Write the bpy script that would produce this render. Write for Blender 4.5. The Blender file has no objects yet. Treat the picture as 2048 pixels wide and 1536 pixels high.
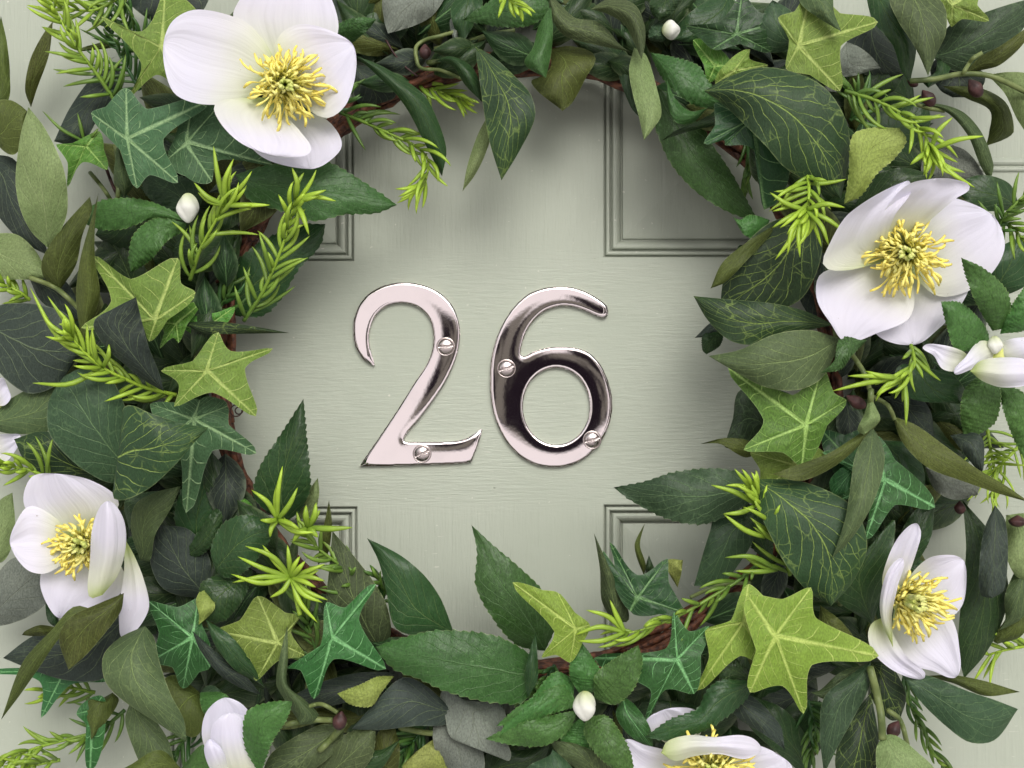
import bpy, math, random
import numpy as np
from mathutils import Vector, Matrix
from mathutils.geometry import delaunay_2d_cdt

random.seed(26)
SC = bpy.context.scene
COL = SC.collection

# ------------------------------------------------------------------ camera, world, sun, exposure
CAM_D = 0.50            # metres from the door face to the lens
PX = 0.0002             # one picture pixel (of 2048) at the door face, metres
cam_data = bpy.data.cameras.new("camera")
cam = bpy.data.objects.new("camera", cam_data)
COL.objects.link(cam)
cam.location = (0, -CAM_D, 0)
cam.rotation_euler = (math.radians(90), 0, 0)
cam_data.sensor_width = 36.0
cam_data.lens = 36.0 * CAM_D / (2048 * PX)
cam_data.clip_start = 0.01
cam_data.clip_end = 200
SC.camera = cam

SUN_EL, SUN_AZ = 31.0, 10.0      # degrees above the ground; degrees to the right of straight out of the door
world = bpy.data.worlds.new("World")
SC.world = world
world.use_nodes = True
wn, wl = world.node_tree.nodes, world.node_tree.links
wn.clear()
w_out = wn.new('ShaderNodeOutputWorld')
w_bg = wn.new('ShaderNodeBackground')
w_bg.inputs['Strength'].default_value = 0.14
w_sky = wn.new('ShaderNodeTexSky')
w_sky.sky_type = 'NISHITA'
w_sky.sun_disc = False
w_sky.sun_elevation = math.radians(SUN_EL)
w_sky.sun_rotation = math.radians(180 - SUN_AZ)
w_sky.air_density = 1.0
w_sky.dust_density = 4.0
w_hsv = wn.new('ShaderNodeHueSaturation')
w_hsv.inputs['Saturation'].default_value = 0.30
wl.new(w_sky.outputs[0], w_hsv.inputs['Color'])
w_tc = wn.new('ShaderNodeTexCoord')
w_sep = wn.new('ShaderNodeSeparateXYZ')
wl.new(w_tc.outputs['Generated'], w_sep.inputs[0])
def wmath(op, a, b=None, c=None, clamp=False):
    n = wn.new('ShaderNodeMath'); n.operation = op; n.use_clamp = clamp
    for i, v in enumerate((a, b, c)):
        if v is None: continue
        if isinstance(v, (int, float)): n.inputs[i].default_value = v
        else: wl.new(v, n.inputs[i])
    return n.outputs[0]
def wmix(f, a, b):
    n = wn.new('ShaderNodeMix'); n.data_type = 'RGBA'
    wl.new(f, n.inputs[0])
    for s, v in ((6, a), (7, b)):
        if isinstance(v, tuple): n.inputs[s].default_value = v
        else: wl.new(v, n.inputs[s])
    return n.outputs[2]
# overcast sky above, pale paving below, dark patches added to shape the numerals' reflections
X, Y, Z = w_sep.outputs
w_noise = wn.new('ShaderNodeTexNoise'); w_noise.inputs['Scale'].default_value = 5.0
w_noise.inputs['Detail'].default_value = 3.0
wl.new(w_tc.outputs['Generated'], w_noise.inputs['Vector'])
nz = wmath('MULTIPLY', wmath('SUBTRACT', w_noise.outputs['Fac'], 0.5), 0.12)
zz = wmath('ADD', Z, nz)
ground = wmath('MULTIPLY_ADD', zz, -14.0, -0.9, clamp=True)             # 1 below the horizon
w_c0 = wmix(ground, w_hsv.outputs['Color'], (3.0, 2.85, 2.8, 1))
low = wmath('MULTIPLY_ADD', wmath('ABSOLUTE', wmath('ADD', zz, 0.06)), -4.6, 2.0, clamp=True)   # bright band added at eye level, for frontal fill and metal reflections
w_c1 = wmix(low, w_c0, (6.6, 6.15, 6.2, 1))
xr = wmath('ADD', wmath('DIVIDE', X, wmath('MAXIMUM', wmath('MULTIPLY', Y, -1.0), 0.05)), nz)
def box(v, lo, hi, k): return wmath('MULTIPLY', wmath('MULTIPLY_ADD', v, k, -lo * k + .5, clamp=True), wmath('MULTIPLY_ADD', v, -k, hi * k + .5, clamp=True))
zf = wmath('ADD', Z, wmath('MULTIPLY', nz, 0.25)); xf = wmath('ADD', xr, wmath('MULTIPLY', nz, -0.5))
blob = wmath('MAXIMUM', wmath('MULTIPLY', box(xf, -0.065, 0.012, 75.), box(zf, -0.045, 0.062, 75.)), wmath('MULTIPLY', box(xf, -0.005, 0.105, 75.), box(zf, -0.045, 0.046, 75.)))  # added dark patches round the camera direction, for the numerals to mirror
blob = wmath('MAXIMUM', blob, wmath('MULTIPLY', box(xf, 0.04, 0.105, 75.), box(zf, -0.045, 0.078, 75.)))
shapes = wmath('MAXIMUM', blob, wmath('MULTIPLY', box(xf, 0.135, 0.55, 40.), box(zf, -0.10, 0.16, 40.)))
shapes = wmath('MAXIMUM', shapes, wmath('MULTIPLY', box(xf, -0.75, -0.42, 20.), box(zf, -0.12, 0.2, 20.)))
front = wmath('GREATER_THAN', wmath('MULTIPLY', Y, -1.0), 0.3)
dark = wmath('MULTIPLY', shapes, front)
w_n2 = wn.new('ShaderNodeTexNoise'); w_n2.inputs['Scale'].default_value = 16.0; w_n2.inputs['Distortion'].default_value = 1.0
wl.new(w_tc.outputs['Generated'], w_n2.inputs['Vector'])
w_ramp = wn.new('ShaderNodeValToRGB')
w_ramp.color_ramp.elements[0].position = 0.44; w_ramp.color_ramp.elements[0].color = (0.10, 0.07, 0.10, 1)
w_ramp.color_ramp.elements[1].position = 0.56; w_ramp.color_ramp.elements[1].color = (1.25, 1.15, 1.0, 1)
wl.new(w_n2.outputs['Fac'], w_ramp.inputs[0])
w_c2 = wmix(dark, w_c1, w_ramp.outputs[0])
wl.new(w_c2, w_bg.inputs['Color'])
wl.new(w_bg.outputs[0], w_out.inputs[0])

sun_data = bpy.data.lights.new("sun", 'SUN')
sun_data.energy = 1.35
sun_data.angle = math.radians(32)
sun_data.color = (1.0, 0.97, 0.93)
sun = bpy.data.objects.new("sun", sun_data)
COL.objects.link(sun)
e, a = math.radians(SUN_EL), math.radians(SUN_AZ)
to_sun = Vector((math.cos(e) * math.sin(a), -math.cos(e) * math.cos(a), math.sin(e)))
sun.rotation_euler = to_sun.to_track_quat('Z', 'Y').to_euler()
SC.view_settings.view_transform = 'Standard'
SC.view_settings.look = 'None'
SC.view_settings.exposure = 0.0
SC.view_settings.gamma = 1.0
SC.view_settings.use_curve_mapping = False
SC.cycles.max_bounces = 8

# ------------------------------------------------------------------ helpers
def P(x, y, h):
    """A point seen at picture pixel (x, y) that stands h millimetres proud of the door."""
    f = (CAM_D - h * 0.001) / CAM_D
    return ((x - 1024) * PX * f, -h * 0.001, (768 - y) * PX * f)

def link(name, verts, faces, mat, parent=None, smooth=True, attrs=None, mats=None, fm=None):
    me = bpy.data.meshes.new(name)
    me.from_pydata([tuple(v) for v in verts], [], faces)
    if smooth:
        me.polygons.foreach_set('use_smooth', [True] * len(me.polygons))
    for k, vals in (attrs or {}).items():
        at = me.attributes.new(k, 'FLOAT', 'POINT')
        at.data.foreach_set('value', list(vals))
    for m in (mats or [mat]):
        me.materials.append(m)
    if fm: me.polygons.foreach_set('material_index', fm)
    o = bpy.data.objects.new(name, me)
    COL.objects.link(o)
    if parent is not None:
        o.parent = parent
        if parent.parent is None: o.matrix_parent_inverse = Matrix.Translation(-parent.location)
    return o

def thing(name, loc, label, cat):
    o = bpy.data.objects.new(name, None)
    o.empty_display_size = 0.02
    o.location = loc
    COL.objects.link(o)
    o['label'] = label; o['category'] = cat
    return o

def pts(s):
    return [tuple(float(c) for c in p.split(',')) for p in s.split()]

def catmull(p, n, closed=False):
    p = np.array(p, float)
    if closed: q = np.vstack([p[-1], p, p[0], p[1]])
    else: q = np.vstack([2 * p[0] - p[1], p, 2 * p[-1] - p[-2]])
    out = []
    K = 10
    for i in range(1, len(q) - 2):
        # centripetal-ish: clamp tangents so that uneven points do not overshoot
        a, b, c, d = q[i - 1], q[i], q[i + 1], q[i + 2]
        L = np.linalg.norm(c - b)
        def tan(u, v, w):
            t = w - u; l = np.linalg.norm(t)
            return t / l * L if l > 1e-9 else t
        m0, m1 = tan(a, b, c) * 0.9, tan(b, c, d) * 0.9
        for k in range(K):
            t = k / K
            out.append((2*t**3-3*t**2+1)*b + (t**3-2*t**2+t)*m0 + (-2*t**3+3*t**2)*c + (t**3-t**2)*m1)
    out.append(q[-2])
    out = np.array(out)
    seg = np.r_[0, np.cumsum(np.linalg.norm(np.diff(out, axis=0), axis=1))]
    s = np.linspace(0, seg[-1], n)
    return np.stack([np.interp(s, seg, out[:, k]) for k in range(out.shape[1])], 1)

# ------------------------------------------------------------------ materials
class NT:
    def __init__(self, name):
        self.m = bpy.data.materials.new(name); self.m.use_nodes = True
        self.n, self.l = self.m.node_tree.nodes, self.m.node_tree.links
        self.bsdf = self.n['Principled BSDF']
        self.out = self.n['Material Output']
    def set(self, sock, v):
        if isinstance(v, (int, float)): sock.default_value = v
        elif isinstance(v, tuple): sock.default_value = v if len(v) == 4 or sock.type == 'VECTOR' else (*v, 1)
        else: self.l.new(v, sock)
    def math(self, op, a, b=None, c=None, clamp=False):
        n = self.n.new('ShaderNodeMath'); n.operation = op; n.use_clamp = clamp
        for i, v in enumerate((a, b, c)):
            if v is not None: self.set(n.inputs[i], v)
        return n.outputs[0]
    def smooth(self, v, lo, hi, a=0.0, b=1.0):
        n = self.n.new('ShaderNodeMapRange'); n.interpolation_type = 'SMOOTHSTEP'
        for i, q in enumerate((v, lo, hi, a, b)): self.set(n.inputs[i], q)
        return n.outputs[0]
    def mix(self, f, a, b, mode='MIX'):
        n = self.n.new('ShaderNodeMix'); n.data_type = 'RGBA'; n.blend_type = mode
        self.set(n.inputs[0], f); self.set(n.inputs[6], a); self.set(n.inputs[7], b)
        return n.outputs[2]
    def attr(self, k):
        n = self.n.new('ShaderNodeAttribute'); n.attribute_name = k
        return n.outputs['Fac']
    def coord(self, scale=(1, 1, 1)):
        t = self.n.new('ShaderNodeTexCoord'); m = self.n.new('ShaderNodeMapping')
        m.inputs['Scale'].default_value = scale
        self.l.new(t.outputs['Object'], m.inputs[0])
        return m.outputs[0]
    def noise(self, scale, detail=3, vec=None, rough=0.5, col=False, dist=0.0):
        n = self.n.new('ShaderNodeTexNoise'); n.inputs['Scale'].default_value = scale
        n.inputs['Detail'].default_value = detail; n.inputs['Roughness'].default_value = rough
        n.inputs['Distortion'].default_value = dist
        self.l.new(vec if vec is not None else self.coord(), n.inputs['Vector'])
        return n.outputs['Color' if col else 'Fac']
    def rand(self):
        return self.n.new('ShaderNodeObjectInfo').outputs['Random']
    def hsv(self, c, h=None, s=None, v=None):
        n = self.n.new('ShaderNodeHueSaturation')
        self.set(n.inputs['Color'], c)
        if h is not None: self.set(n.inputs['Hue'], h)
        if s is not None: self.set(n.inputs['Saturation'], s)
        if v is not None: self.set(n.inputs['Value'], v)
        return n.outputs[0]
    def bump(self, height, strength, dist=0.0005, normal=None):
        n = self.n.new('ShaderNodeBump'); n.inputs['Strength'].default_value = strength
        n.inputs['Distance'].default_value = dist
        self.l.new(height, n.inputs['Height'])
        if normal is not None: self.l.new(normal, n.inputs['Normal'])
        return n.outputs[0]

def leaf_mat(name, base, alt, vein, vs, nside=7, speck=0.0, rough=0.55, net=0.35, edge=(0.3, 0.33, 0.16), trans=0.1, mainw=0.05, spec=0.3, ivyl=False):
    t = NT(name)
    u, v, e = t.attr('vu'), t.attr('vv'), t.attr('edge')
    au = t.math('ABSOLUTE', u)
    rnd = t.rand()
    wob = t.math('MULTIPLY', t.math('SUBTRACT', t.noise(90, 2), 0.5), 0.16)
    wob2 = t.math('MULTIPLY', t.math('SUBTRACT', t.noise(160, 2), 0.5), 0.05)
    # midrib
    w = t.math('MULTIPLY_ADD', v, -mainw * 0.75, mainw)
    if ivyl: w = t.math('DIVIDE', mainw * 0.42, t.math('ADD', v, 0.12))
    main = t.math('SUBTRACT', 1.0, t.smooth(t.math('ABSOLUTE', t.math('ADD', u, wob2)), 0.0, w), clamp=True)
    # side veins that leave the midrib and sweep towards the tip
    sgn = t.math('MULTIPLY', t.math('SIGN', u), 0.035)
    ph = t.math('SUBTRACT', t.math('ADD', t.math('ADD', v, wob), sgn), t.math('MULTIPLY', t.math('POWER', au, 0.8), 0.75 if ivyl else 0.42))
    ph = t.math('ADD', t.math('MULTIPLY', ph, nside), t.math('MULTIPLY', rnd, 5.0))
    tri = t.math('MULTIPLY', t.math('ABSOLUTE', t.math('SUBTRACT', t.math('FRACT', ph), 0.5)), 2.0)
    side = t.smooth(tri, t.math('MULTIPLY_ADD', au, 0.03, 0.885), 0.985)
    side = t.math('MULTIPLY', side, t.smooth(au, 0.80, 0.45) if ivyl else t.smooth(au, 1.0, 0.6, 0.1, 1.0))
    if ivyl: side = t.math('MULTIPLY', side, t.smooth(v, 0.15, 0.35))
    # fine net
    vor = t.n.new('ShaderNodeTexVoronoi'); vor.feature = 'DISTANCE_TO_EDGE'; vor.inputs['Scale'].default_value = 170
    vadd = t.n.new('ShaderNodeVectorMath'); vadd.operation = 'MULTIPLY_ADD'
    t.l.new(t.noise(110, 2, col=True), vadd.inputs[0]); vadd.inputs[1].default_value = (0.006,) * 3; t.l.new(t.coord(), vadd.inputs[2])
    t.l.new(vadd.outputs[0], vor.inputs['Vector'])
    nw = t.math('SUBTRACT', 1.0, t.smooth(vor.outputs['Distance'], 0.0, 0.055), clamp=True)
    gaps = t.smooth(t.noise(120, 2), 0.42, 0.6)
    nw = t.math('MULTIPLY', t.math('MULTIPLY', nw, net), gaps)
    side = t.math('MULTIPLY', side, t.smooth(t.noise(70, 2), 0.3, 0.5, 0.35, 1.0))
    ve = t.math('MAXIMUM', t.math('MAXIMUM', main, side), nw)
    dots = t.smooth(t.noise(1500, 1), 0.38, 0.56, 0.6, 1.0)        # print breaks up on the weave
    ve = t.math('MULTIPLY', t.math('MULTIPLY', ve, vs), dots, clamp=True)
    if speck > 0:
        sp = t.smooth(t.noise(750, 4, rough=0.7), 0.56, 0.70)
        sp = t.math('MULTIPLY', t.math('MULTIPLY', sp, t.smooth(t.noise(60, 3), 0.35, 0.6, 0.25, 1.0)), speck)
        ve = t.math('MAXIMUM', ve, sp)
    body = t.mix(t.smooth(t.noise(26, 3), 0.3, 0.7), (*base, 1), (*alt, 1))
    weave = t.noise(2000, 1, vec=t.coord((1, 1, 0.55)))
    body = t.hsv(body, h=t.math('MULTIPLY_ADD', rnd, 0.03, 0.485), v=t.math('ADD', t.math('MULTIPLY_ADD', rnd, 0.45, 0.2), t.math('MULTIPLY', weave, 1.15)))
    c = t.mix(ve, body, (*vein, 1))
    ed = t.math('MULTIPLY', t.smooth(e, 0.3, 1.0), t.smooth(t.noise(400, 2), 0.35, 0.6, 0.15, 0.7))
    c = t.mix(ed, c, (*edge, 1))
    t.l.new(c, t.bsdf.inputs['Base Color'])
    t.bsdf.inputs['Roughness'].default_value = rough
    t.bsdf.inputs['Specular IOR Level'].default_value = spec
    hgt = t.math('ADD', t.math('MULTIPLY', t.math('MAXIMUM', main, side), -0.8), t.math('MULTIPLY', weave, 0.30))
    hgt = t.math('ADD', hgt, t.math('MULTIPLY', t.noise(120, 3), 1.2))
    t.l.new(t.bump(hgt, 0.55, 0.0007), t.bsdf.inputs['Normal'])
    if trans:
        tr = t.n.new('ShaderNodeBsdfTranslucent'); t.l.new(c, tr.inputs['Color'])
        mx = t.n.new('ShaderNodeMixShader'); mx.inputs[0].default_value = trans
        t.l.new(t.bsdf.outputs[0], mx.inputs[1]); t.l.new(tr.outputs[0], mx.inputs[2])
        t.l.new(mx.outputs[0], t.out.inputs[0])
    return t.m

PALE = (0.42, 0.52, 0.17)
M = {
 'D':  leaf_mat('dark_green_leaf',   (0.017, 0.046, 0.012), (0.027, 0.07, 0.02), (0.17, 0.26, 0.08), 0.55, 7, 0.10, 0.42, 0.25, (0.13, 0.17, 0.08), spec=0.4),
 'G':  leaf_mat('green_leaf',        (0.028, 0.084, 0.016), (0.048, 0.13, 0.03), (0.18, 0.32, 0.13), 0.45, 8, 0.45, 0.45, 0.30, (0.22, 0.30, 0.12), spec=0.4),
 'S':  leaf_mat('blue_green_leaf',   (0.03, 0.06, 0.028), (0.042, 0.08, 0.036), (0.20, 0.32, 0.14), 0.60, 7, 0.12, 0.50, 0.40, (0.20, 0.26, 0.14)),
 'V':  leaf_mat('veined_dark_leaf',  (0.02, 0.042, 0.018), (0.032, 0.066, 0.022), (0.30, 0.42, 0.10), 0.95, 8, 0.06, 0.50, 0.42, (0.20, 0.26, 0.10)),
 'B':  leaf_mat('slate_leaf',        (0.026, 0.038, 0.031), (0.038, 0.055, 0.042), (0.22, 0.29, 0.15), 0.60, 7, 0.08, 0.60, 0.25, (0.16, 0.20, 0.13)),
 'O':  leaf_mat('olive_leaf',        (0.050, 0.068, 0.014), (0.085, 0.110, 0.022), (0.24, 0.32, 0.08), 0.65, 7, 0.08, 0.60, 0.25, (0.22, 0.27, 0.10)),
 'OG': leaf_mat('grey_olive_leaf',   (0.055, 0.085, 0.034), (0.080, 0.115, 0.045), (0.30, 0.40, 0.15), 0.70, 7, 0.10, 0.60, 0.30, (0.28, 0.33, 0.15)),
 'P':  leaf_mat('pale_sage_leaf',    (0.150, 0.210, 0.075), (0.200, 0.260, 0.105), (0.42, 0.52, 0.24), 0.60, 6, 0.10, 0.65, 0.15, (0.38, 0.45, 0.22)),
 'Y':  leaf_mat('yellow_back_leaf',  (0.240, 0.310, 0.060), (0.290, 0.350, 0.095), (0.36, 0.42, 0.14), 0.30, 6, 0.05, 0.65, 0.10, (0.42, 0.46, 0.22)),
 'W':  leaf_mat('grey_back_leaf',    (0.130, 0.150, 0.125), (0.170, 0.190, 0.155), (0.25, 0.28, 0.20), 0.40, 6, 0.05, 0.70, 0.10, (0.28, 0.30, 0.22)),
 'C':  leaf_mat('sepal_leaf',        (0.050, 0.135, 0.028), (0.075, 0.180, 0.040), (0.12, 0.24, 0.07), 0.30, 9, 0.06, 0.50, 0.10, (0.28, 0.40, 0.12), spec=0.4),
 'IL': leaf_mat('lime_ivy_leaf',     (0.165, 0.240, 0.030), (0.225, 0.305, 0.048), (0.50, 0.62, 0.16), 0.98, 5, 0.03, 0.60, 0.10, (0.40, 0.48, 0.15), mainw=0.085, ivyl=True),
 'IO': leaf_mat('olive_ivy_leaf',    (0.120, 0.190, 0.030), (0.170, 0.250, 0.045), (0.44, 0.54, 0.16), 0.98, 5, 0.03, 0.60, 0.10, (0.35, 0.42, 0.14), mainw=0.085, ivyl=True),
 'IG': leaf_mat('green_ivy_leaf',    (0.022, 0.1, 0.022), (0.036, 0.135, 0.03), (0.22, 0.50, 0.20), 0.98, 5, 0.03, 0.50, 0.10, (0.16, 0.32, 0.14), mainw=0.085, ivyl=True, spec=0.4),
 'IM': leaf_mat('mid_ivy_leaf',      (0.070, 0.180, 0.022), (0.100, 0.230, 0.035), (0.38, 0.58, 0.16), 0.98, 5, 0.03, 0.55, 0.10, (0.28, 0.42, 0.14), mainw=0.085, ivyl=True),
 'IS': leaf_mat('blue_ivy_leaf',     (0.045, 0.108, 0.044), (0.062, 0.135, 0.055), (0.30, 0.46, 0.22), 0.98, 5, 0.03, 0.60, 0.10, (0.22, 0.32, 0.18), mainw=0.085, ivyl=True),
 'ID': leaf_mat('dark_ivy_leaf',     (0.015, 0.052, 0.015), (0.024, 0.078, 0.022), (0.17, 0.32, 0.12), 0.98, 5, 0.03, 0.45, 0.10, (0.14, 0.22, 0.10), mainw=0.085, ivyl=True, spec=0.4),
}

def needle_mat():
    t = NT('needle_plastic')
    g = t.attr('tone')
    c = t.mix(g, (0.018, 0.085, 0.022, 1), (0.36, 0.53, 0.040, 1))
    c = t.hsv(c, v=t.math('MULTIPLY_ADD', t.noise(200, 2), 0.8, 0.55))
    t.l.new(c, t.bsdf.inputs['Base Color'])
    t.bsdf.inputs['Roughness'].default_value = 0.42
    t.bsdf.inputs['Specular IOR Level'].default_value = 0.4
    t.bsdf.inputs['Subsurface Weight'].default_value = 0.0
    return t.m
M['N'] = needle_mat()

def petal_mat():
    t = NT('petal_cloth')
    u, v = t.attr('vu'), t.attr('vv')
    n1 = t.noise(60, 2)
    vv = t.math('ADD', v, t.math('MULTIPLY', t.math('SUBTRACT', n1, 0.5), 0.18))
    g = t.smooth(vv, 0.10, 0.52)
    lime = t.smooth(vv, 0.02, 0.22)
    c = t.mix(lime, (0.46, 0.56, 0.20, 1), (0.72, 0.75, 0.56, 1))
    white = t.mix(t.noise(20, 2), (0.76, 0.755, 0.92, 1), (0.85, 0.815, 0.90, 1))
    c = t.mix(g, c, white)
    # fine rays in the cloth that run from the centre outwards
    comb = t.n.new('ShaderNodeCombineXYZ')
    t.l.new(t.math('MULTIPLY', u, 9.0), comb.inputs[0]); t.l.new(t.math('MULTIPLY', v, 1.6), comb.inputs[1])
    t.l.new(t.math('MULTIPLY', t.rand(), 40.0), comb.inputs[2])
    rays = t.noise(1.0, 3, vec=comb.outputs[0])
    weave = t.noise(2600, 1)
    c = t.hsv(c, v=t.math('MULTIPLY_ADD', rays, 0.10, 0.95))
    c = t.mix(t.math('MULTIPLY', t.smooth(t.noise(900, 1), 0.80, 0.83), 0.6), c, (0.20, 0.12, 0.08, 1))
    t.l.new(c, t.bsdf.inputs['Base Color'])
    t.bsdf.inputs['Roughness'].default_value = 0.8
    t.bsdf.inputs['Specular IOR Level'].default_value = 0.2
    fade = t.smooth(v, 0.98, 0.6)
    h = t.math('ADD', t.math('MULTIPLY', t.math('MULTIPLY', rays, fade), 1.4), t.math('MULTIPLY', weave, 0.12))
    h = t.math('ADD', h, t.math('MULTIPLY', t.noise(70, 3), 1.0))
    t.l.new(t.bump(h, 0.30, 0.0009), t.bsdf.inputs['Normal'])
    tr = t.n.new('ShaderNodeBsdfTranslucent'); t.l.new(c, tr.inputs['Color'])
    mx = t.n.new('ShaderNodeMixShader'); mx.inputs[0].default_value = 0.25
    t.l.new(t.bsdf.outputs[0], mx.inputs[1]); t.l.new(tr.outputs[0], mx.inputs[2])
    t.l.new(mx.outputs[0], t.out.inputs[0])
    return t.m
M['petal'] = petal_mat()

def simple(name, c1, c2, scale=200, rough=0.5, bump=0.3, attr=None, spec=0.4, vec=(1, 1, 1)):
    t = NT(name)
    f = t.attr(attr) if attr else t.smooth(t.noise(scale, 3, vec=t.coord(vec)), 0.35, 0.65)
    c = t.mix(f, (*c1, 1), (*c2, 1))
    t.l.new(c, t.bsdf.inputs['Base Color'])
    t.bsdf.inputs['Roughness'].default_value = rough
    t.bsdf.inputs['Specular IOR Level'].default_value = spec
    if bump: t.l.new(t.bump(t.noise(scale * 2, 3, vec=t.coord(vec)), bump, 0.0005), t.bsdf.inputs['Normal'])
    return t.m
M['stamen'] = simple('stamen_yellow', (0.80, 0.82, 0.32), (0.96, 0.80, 0.16), 300, 0.6, 0.6, attr='tone')
M['carpel'] = simple('carpel_green', (0.50, 0.58, 0.13), (0.72, 0.72, 0.26), 200, 0.6, 0.4)
M['vine'] = simple('vine_bark', (0.045, 0.015, 0.008), (0.170, 0.062, 0.030), 420, 0.6, 0.9)
M['stem'] = simple('stem_plastic', (0.085, 0.12, 0.035), (0.16, 0.20, 0.065), 150, 0.5, 0.3)
M['berry'] = simple('berry_brown', (0.028, 0.011, 0.010), (0.075, 0.030, 0.028), 250, 0.55, 0.6)
M['budw'] = simple('bud_white', (0.74, 0.75, 0.68), (0.42, 0.50, 0.16), 140, 0.7, 0.5, attr='tone')

# ------------------------------------------------------------------ foliage builders
WREATH_C = (1050, 738)
wreath = thing('wreath', P(*WREATH_C, 0), 'round wreath of white hellebores, ivy and mixed green leaves framing the house number', 'wreath')

def sheet(name, col, h0, h1, base, left, tip, right, arch=5.0, fold=-2.5, serr=0.0, ripple=1.0, parent=wreath, nv=None, nu=5, mid=0.0, dl=0.0, dr=0.0, label=None, curl=0.0, mat=None):
    """A blade (leaf or petal) between two traced edges that run from base to tip."""
    b, t = pts(base), pts(tip)
    n = nv or (60 if serr else 30)
    def order(mid):                       # run every edge from base to tip
        ln = lambda q: sum(math.dist(q[i], q[i + 1]) for i in range(len(q) - 1))
        return min((mid, mid[::-1]), key=lambda m_: ln(b + m_ + t))
    Lp = catmull(b + order(pts(left)) + t, n)
    Rp = catmull(b + order(pts(right)) + t, n)
    if mat is not None:                   # petals: one curve round the tip, so the tip is round
        chain = b + order(pts(left)) + t + order(pts(right))[::-1] + b
        full = catmull(chain, 4 * n)
        kk = int(np.argmin(np.linalg.norm(full - np.array(t[0]), axis=1)))
        def even(q):
            sg = np.r_[0, np.cumsum(np.linalg.norm(np.diff(q, axis=0), axis=1))]
            # rows crowd towards the tip so that its curve stays round
            w_ = np.linspace(0, 1, n); s_ = sg[-1] * (1 - (1 - w_) ** 1.5)
            return np.stack([np.interp(s_, sg, q[:, k]) for k in (0, 1)], 1)
        Lp, Rp = even(full[:kk + 1]), even(full[kk:][::-1])
    axis = np.array(t[0]) - np.array(b[0]); leng = np.linalg.norm(axis) + 1e-6
    ph = random.random() * 6.28; ph2 = random.random() * 6.28
    if serr:
        for E, O in ((Lp, Rp), (Rp, Lp)):
            for i in range(2, n - 1):
                outv = E[i] - O[i]; d = np.linalg.norm(outv)
                if d < 4: continue
                tan = E[min(i + 1, n - 1)] - E[i - 1]; tan = tan / (np.linalg.norm(tan) + 1e-6)
                ph3 = (i % 3)
                k = (0.0, 0.55, 1.1)[ph3] * serr * min(1, d / 30) * random.uniform(.6, 1.3)
                E[i] += outv / d * k + tan * k * 0.6
    us = [s * q for s, q in [(-1, 1), (-1, .965)] ] 
    us = [-1, -0.95] + list(np.linspace(-0.78, 0.78, 2 * nu - 1)) + [0.95, 1]
    verts, vu, vv, ed = [], [], [], []
    for i in range(n):
        v = i / (n - 1)
        c = (Lp[i] + Rp[i]) * 0.5 + (Rp[i] - Lp[i]) * 0.5 * mid * math.sin(math.pi * v)
        wloc = min(1.0, np.linalg.norm(Lp[i] - Rp[i]) / (0.22 * leng))
        if mat is not None: wloc = min(1.0, v * 4) * (1 - v ** 2.5)
        for u in us:
            q = c + (Lp[i] - c) * (-u) if u < 0 else c + (Rp[i] - c) * u
            h = h0 + (h1 - h0) * v + arch * math.sin(math.pi * v) + fold * (abs(u) ** 1.6) * wloc + (dl * -u if u < 0 else dr * u) * wloc
            h += ripple * wloc * (abs(u) ** 1.5) * math.sin(v * 13 + ph + (2.5 if u > 0 else 0)) + 0.6 * ripple * math.sin(v * 6 + ph2 + u * 2)
            h += curl * v * v
            if mat is None: h += 0.42 * wloc * math.sin((v - 0.42 * abs(u) ** .8 + (.035 if u > 0 else -.035)) * 2 * math.pi * 6.5 + ph) * min(1, 2.5 * abs(u)) + 0.5 * wloc * math.exp(-(u / .12) ** 2) * -1
            else: h += 0.55 * wloc * (math.sin(u * 5.5 + ph) + .5 * math.sin(u * 12 + ph2)) * v * (1 - v ** 3) * 1.9
            verts.append(P(q[0], q[1], max(1.5, h))); vu.append(u); vv.append(v); ed.append(1.0 if abs(u) == 1 else 0.0)
    m = len(us)
    faces = [(i * m + j, i * m + j + 1, (i + 1) * m + j + 1, (i + 1) * m + j) for i in range(n - 1) for j in range(m - 1)]
    o = link(name, verts, faces, mat or M[col], parent, attrs={'vu': vu, 'vv': vv, 'edge': ed})
    if label: o['label'] = label
    return o

def leaf(col, h0, h1, base, left, tip, right, **k):
    serr = k.get('serr', 0)
    nm = k.pop('name', 'serrated_leaf' if serr else 'slender_leaf' if col in ('O', 'OG', 'P', 'W', 'Y') else 'broad_leaf')
    return sheet(nm, col, h0, h1, base, left, tip, right, **k)

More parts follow.
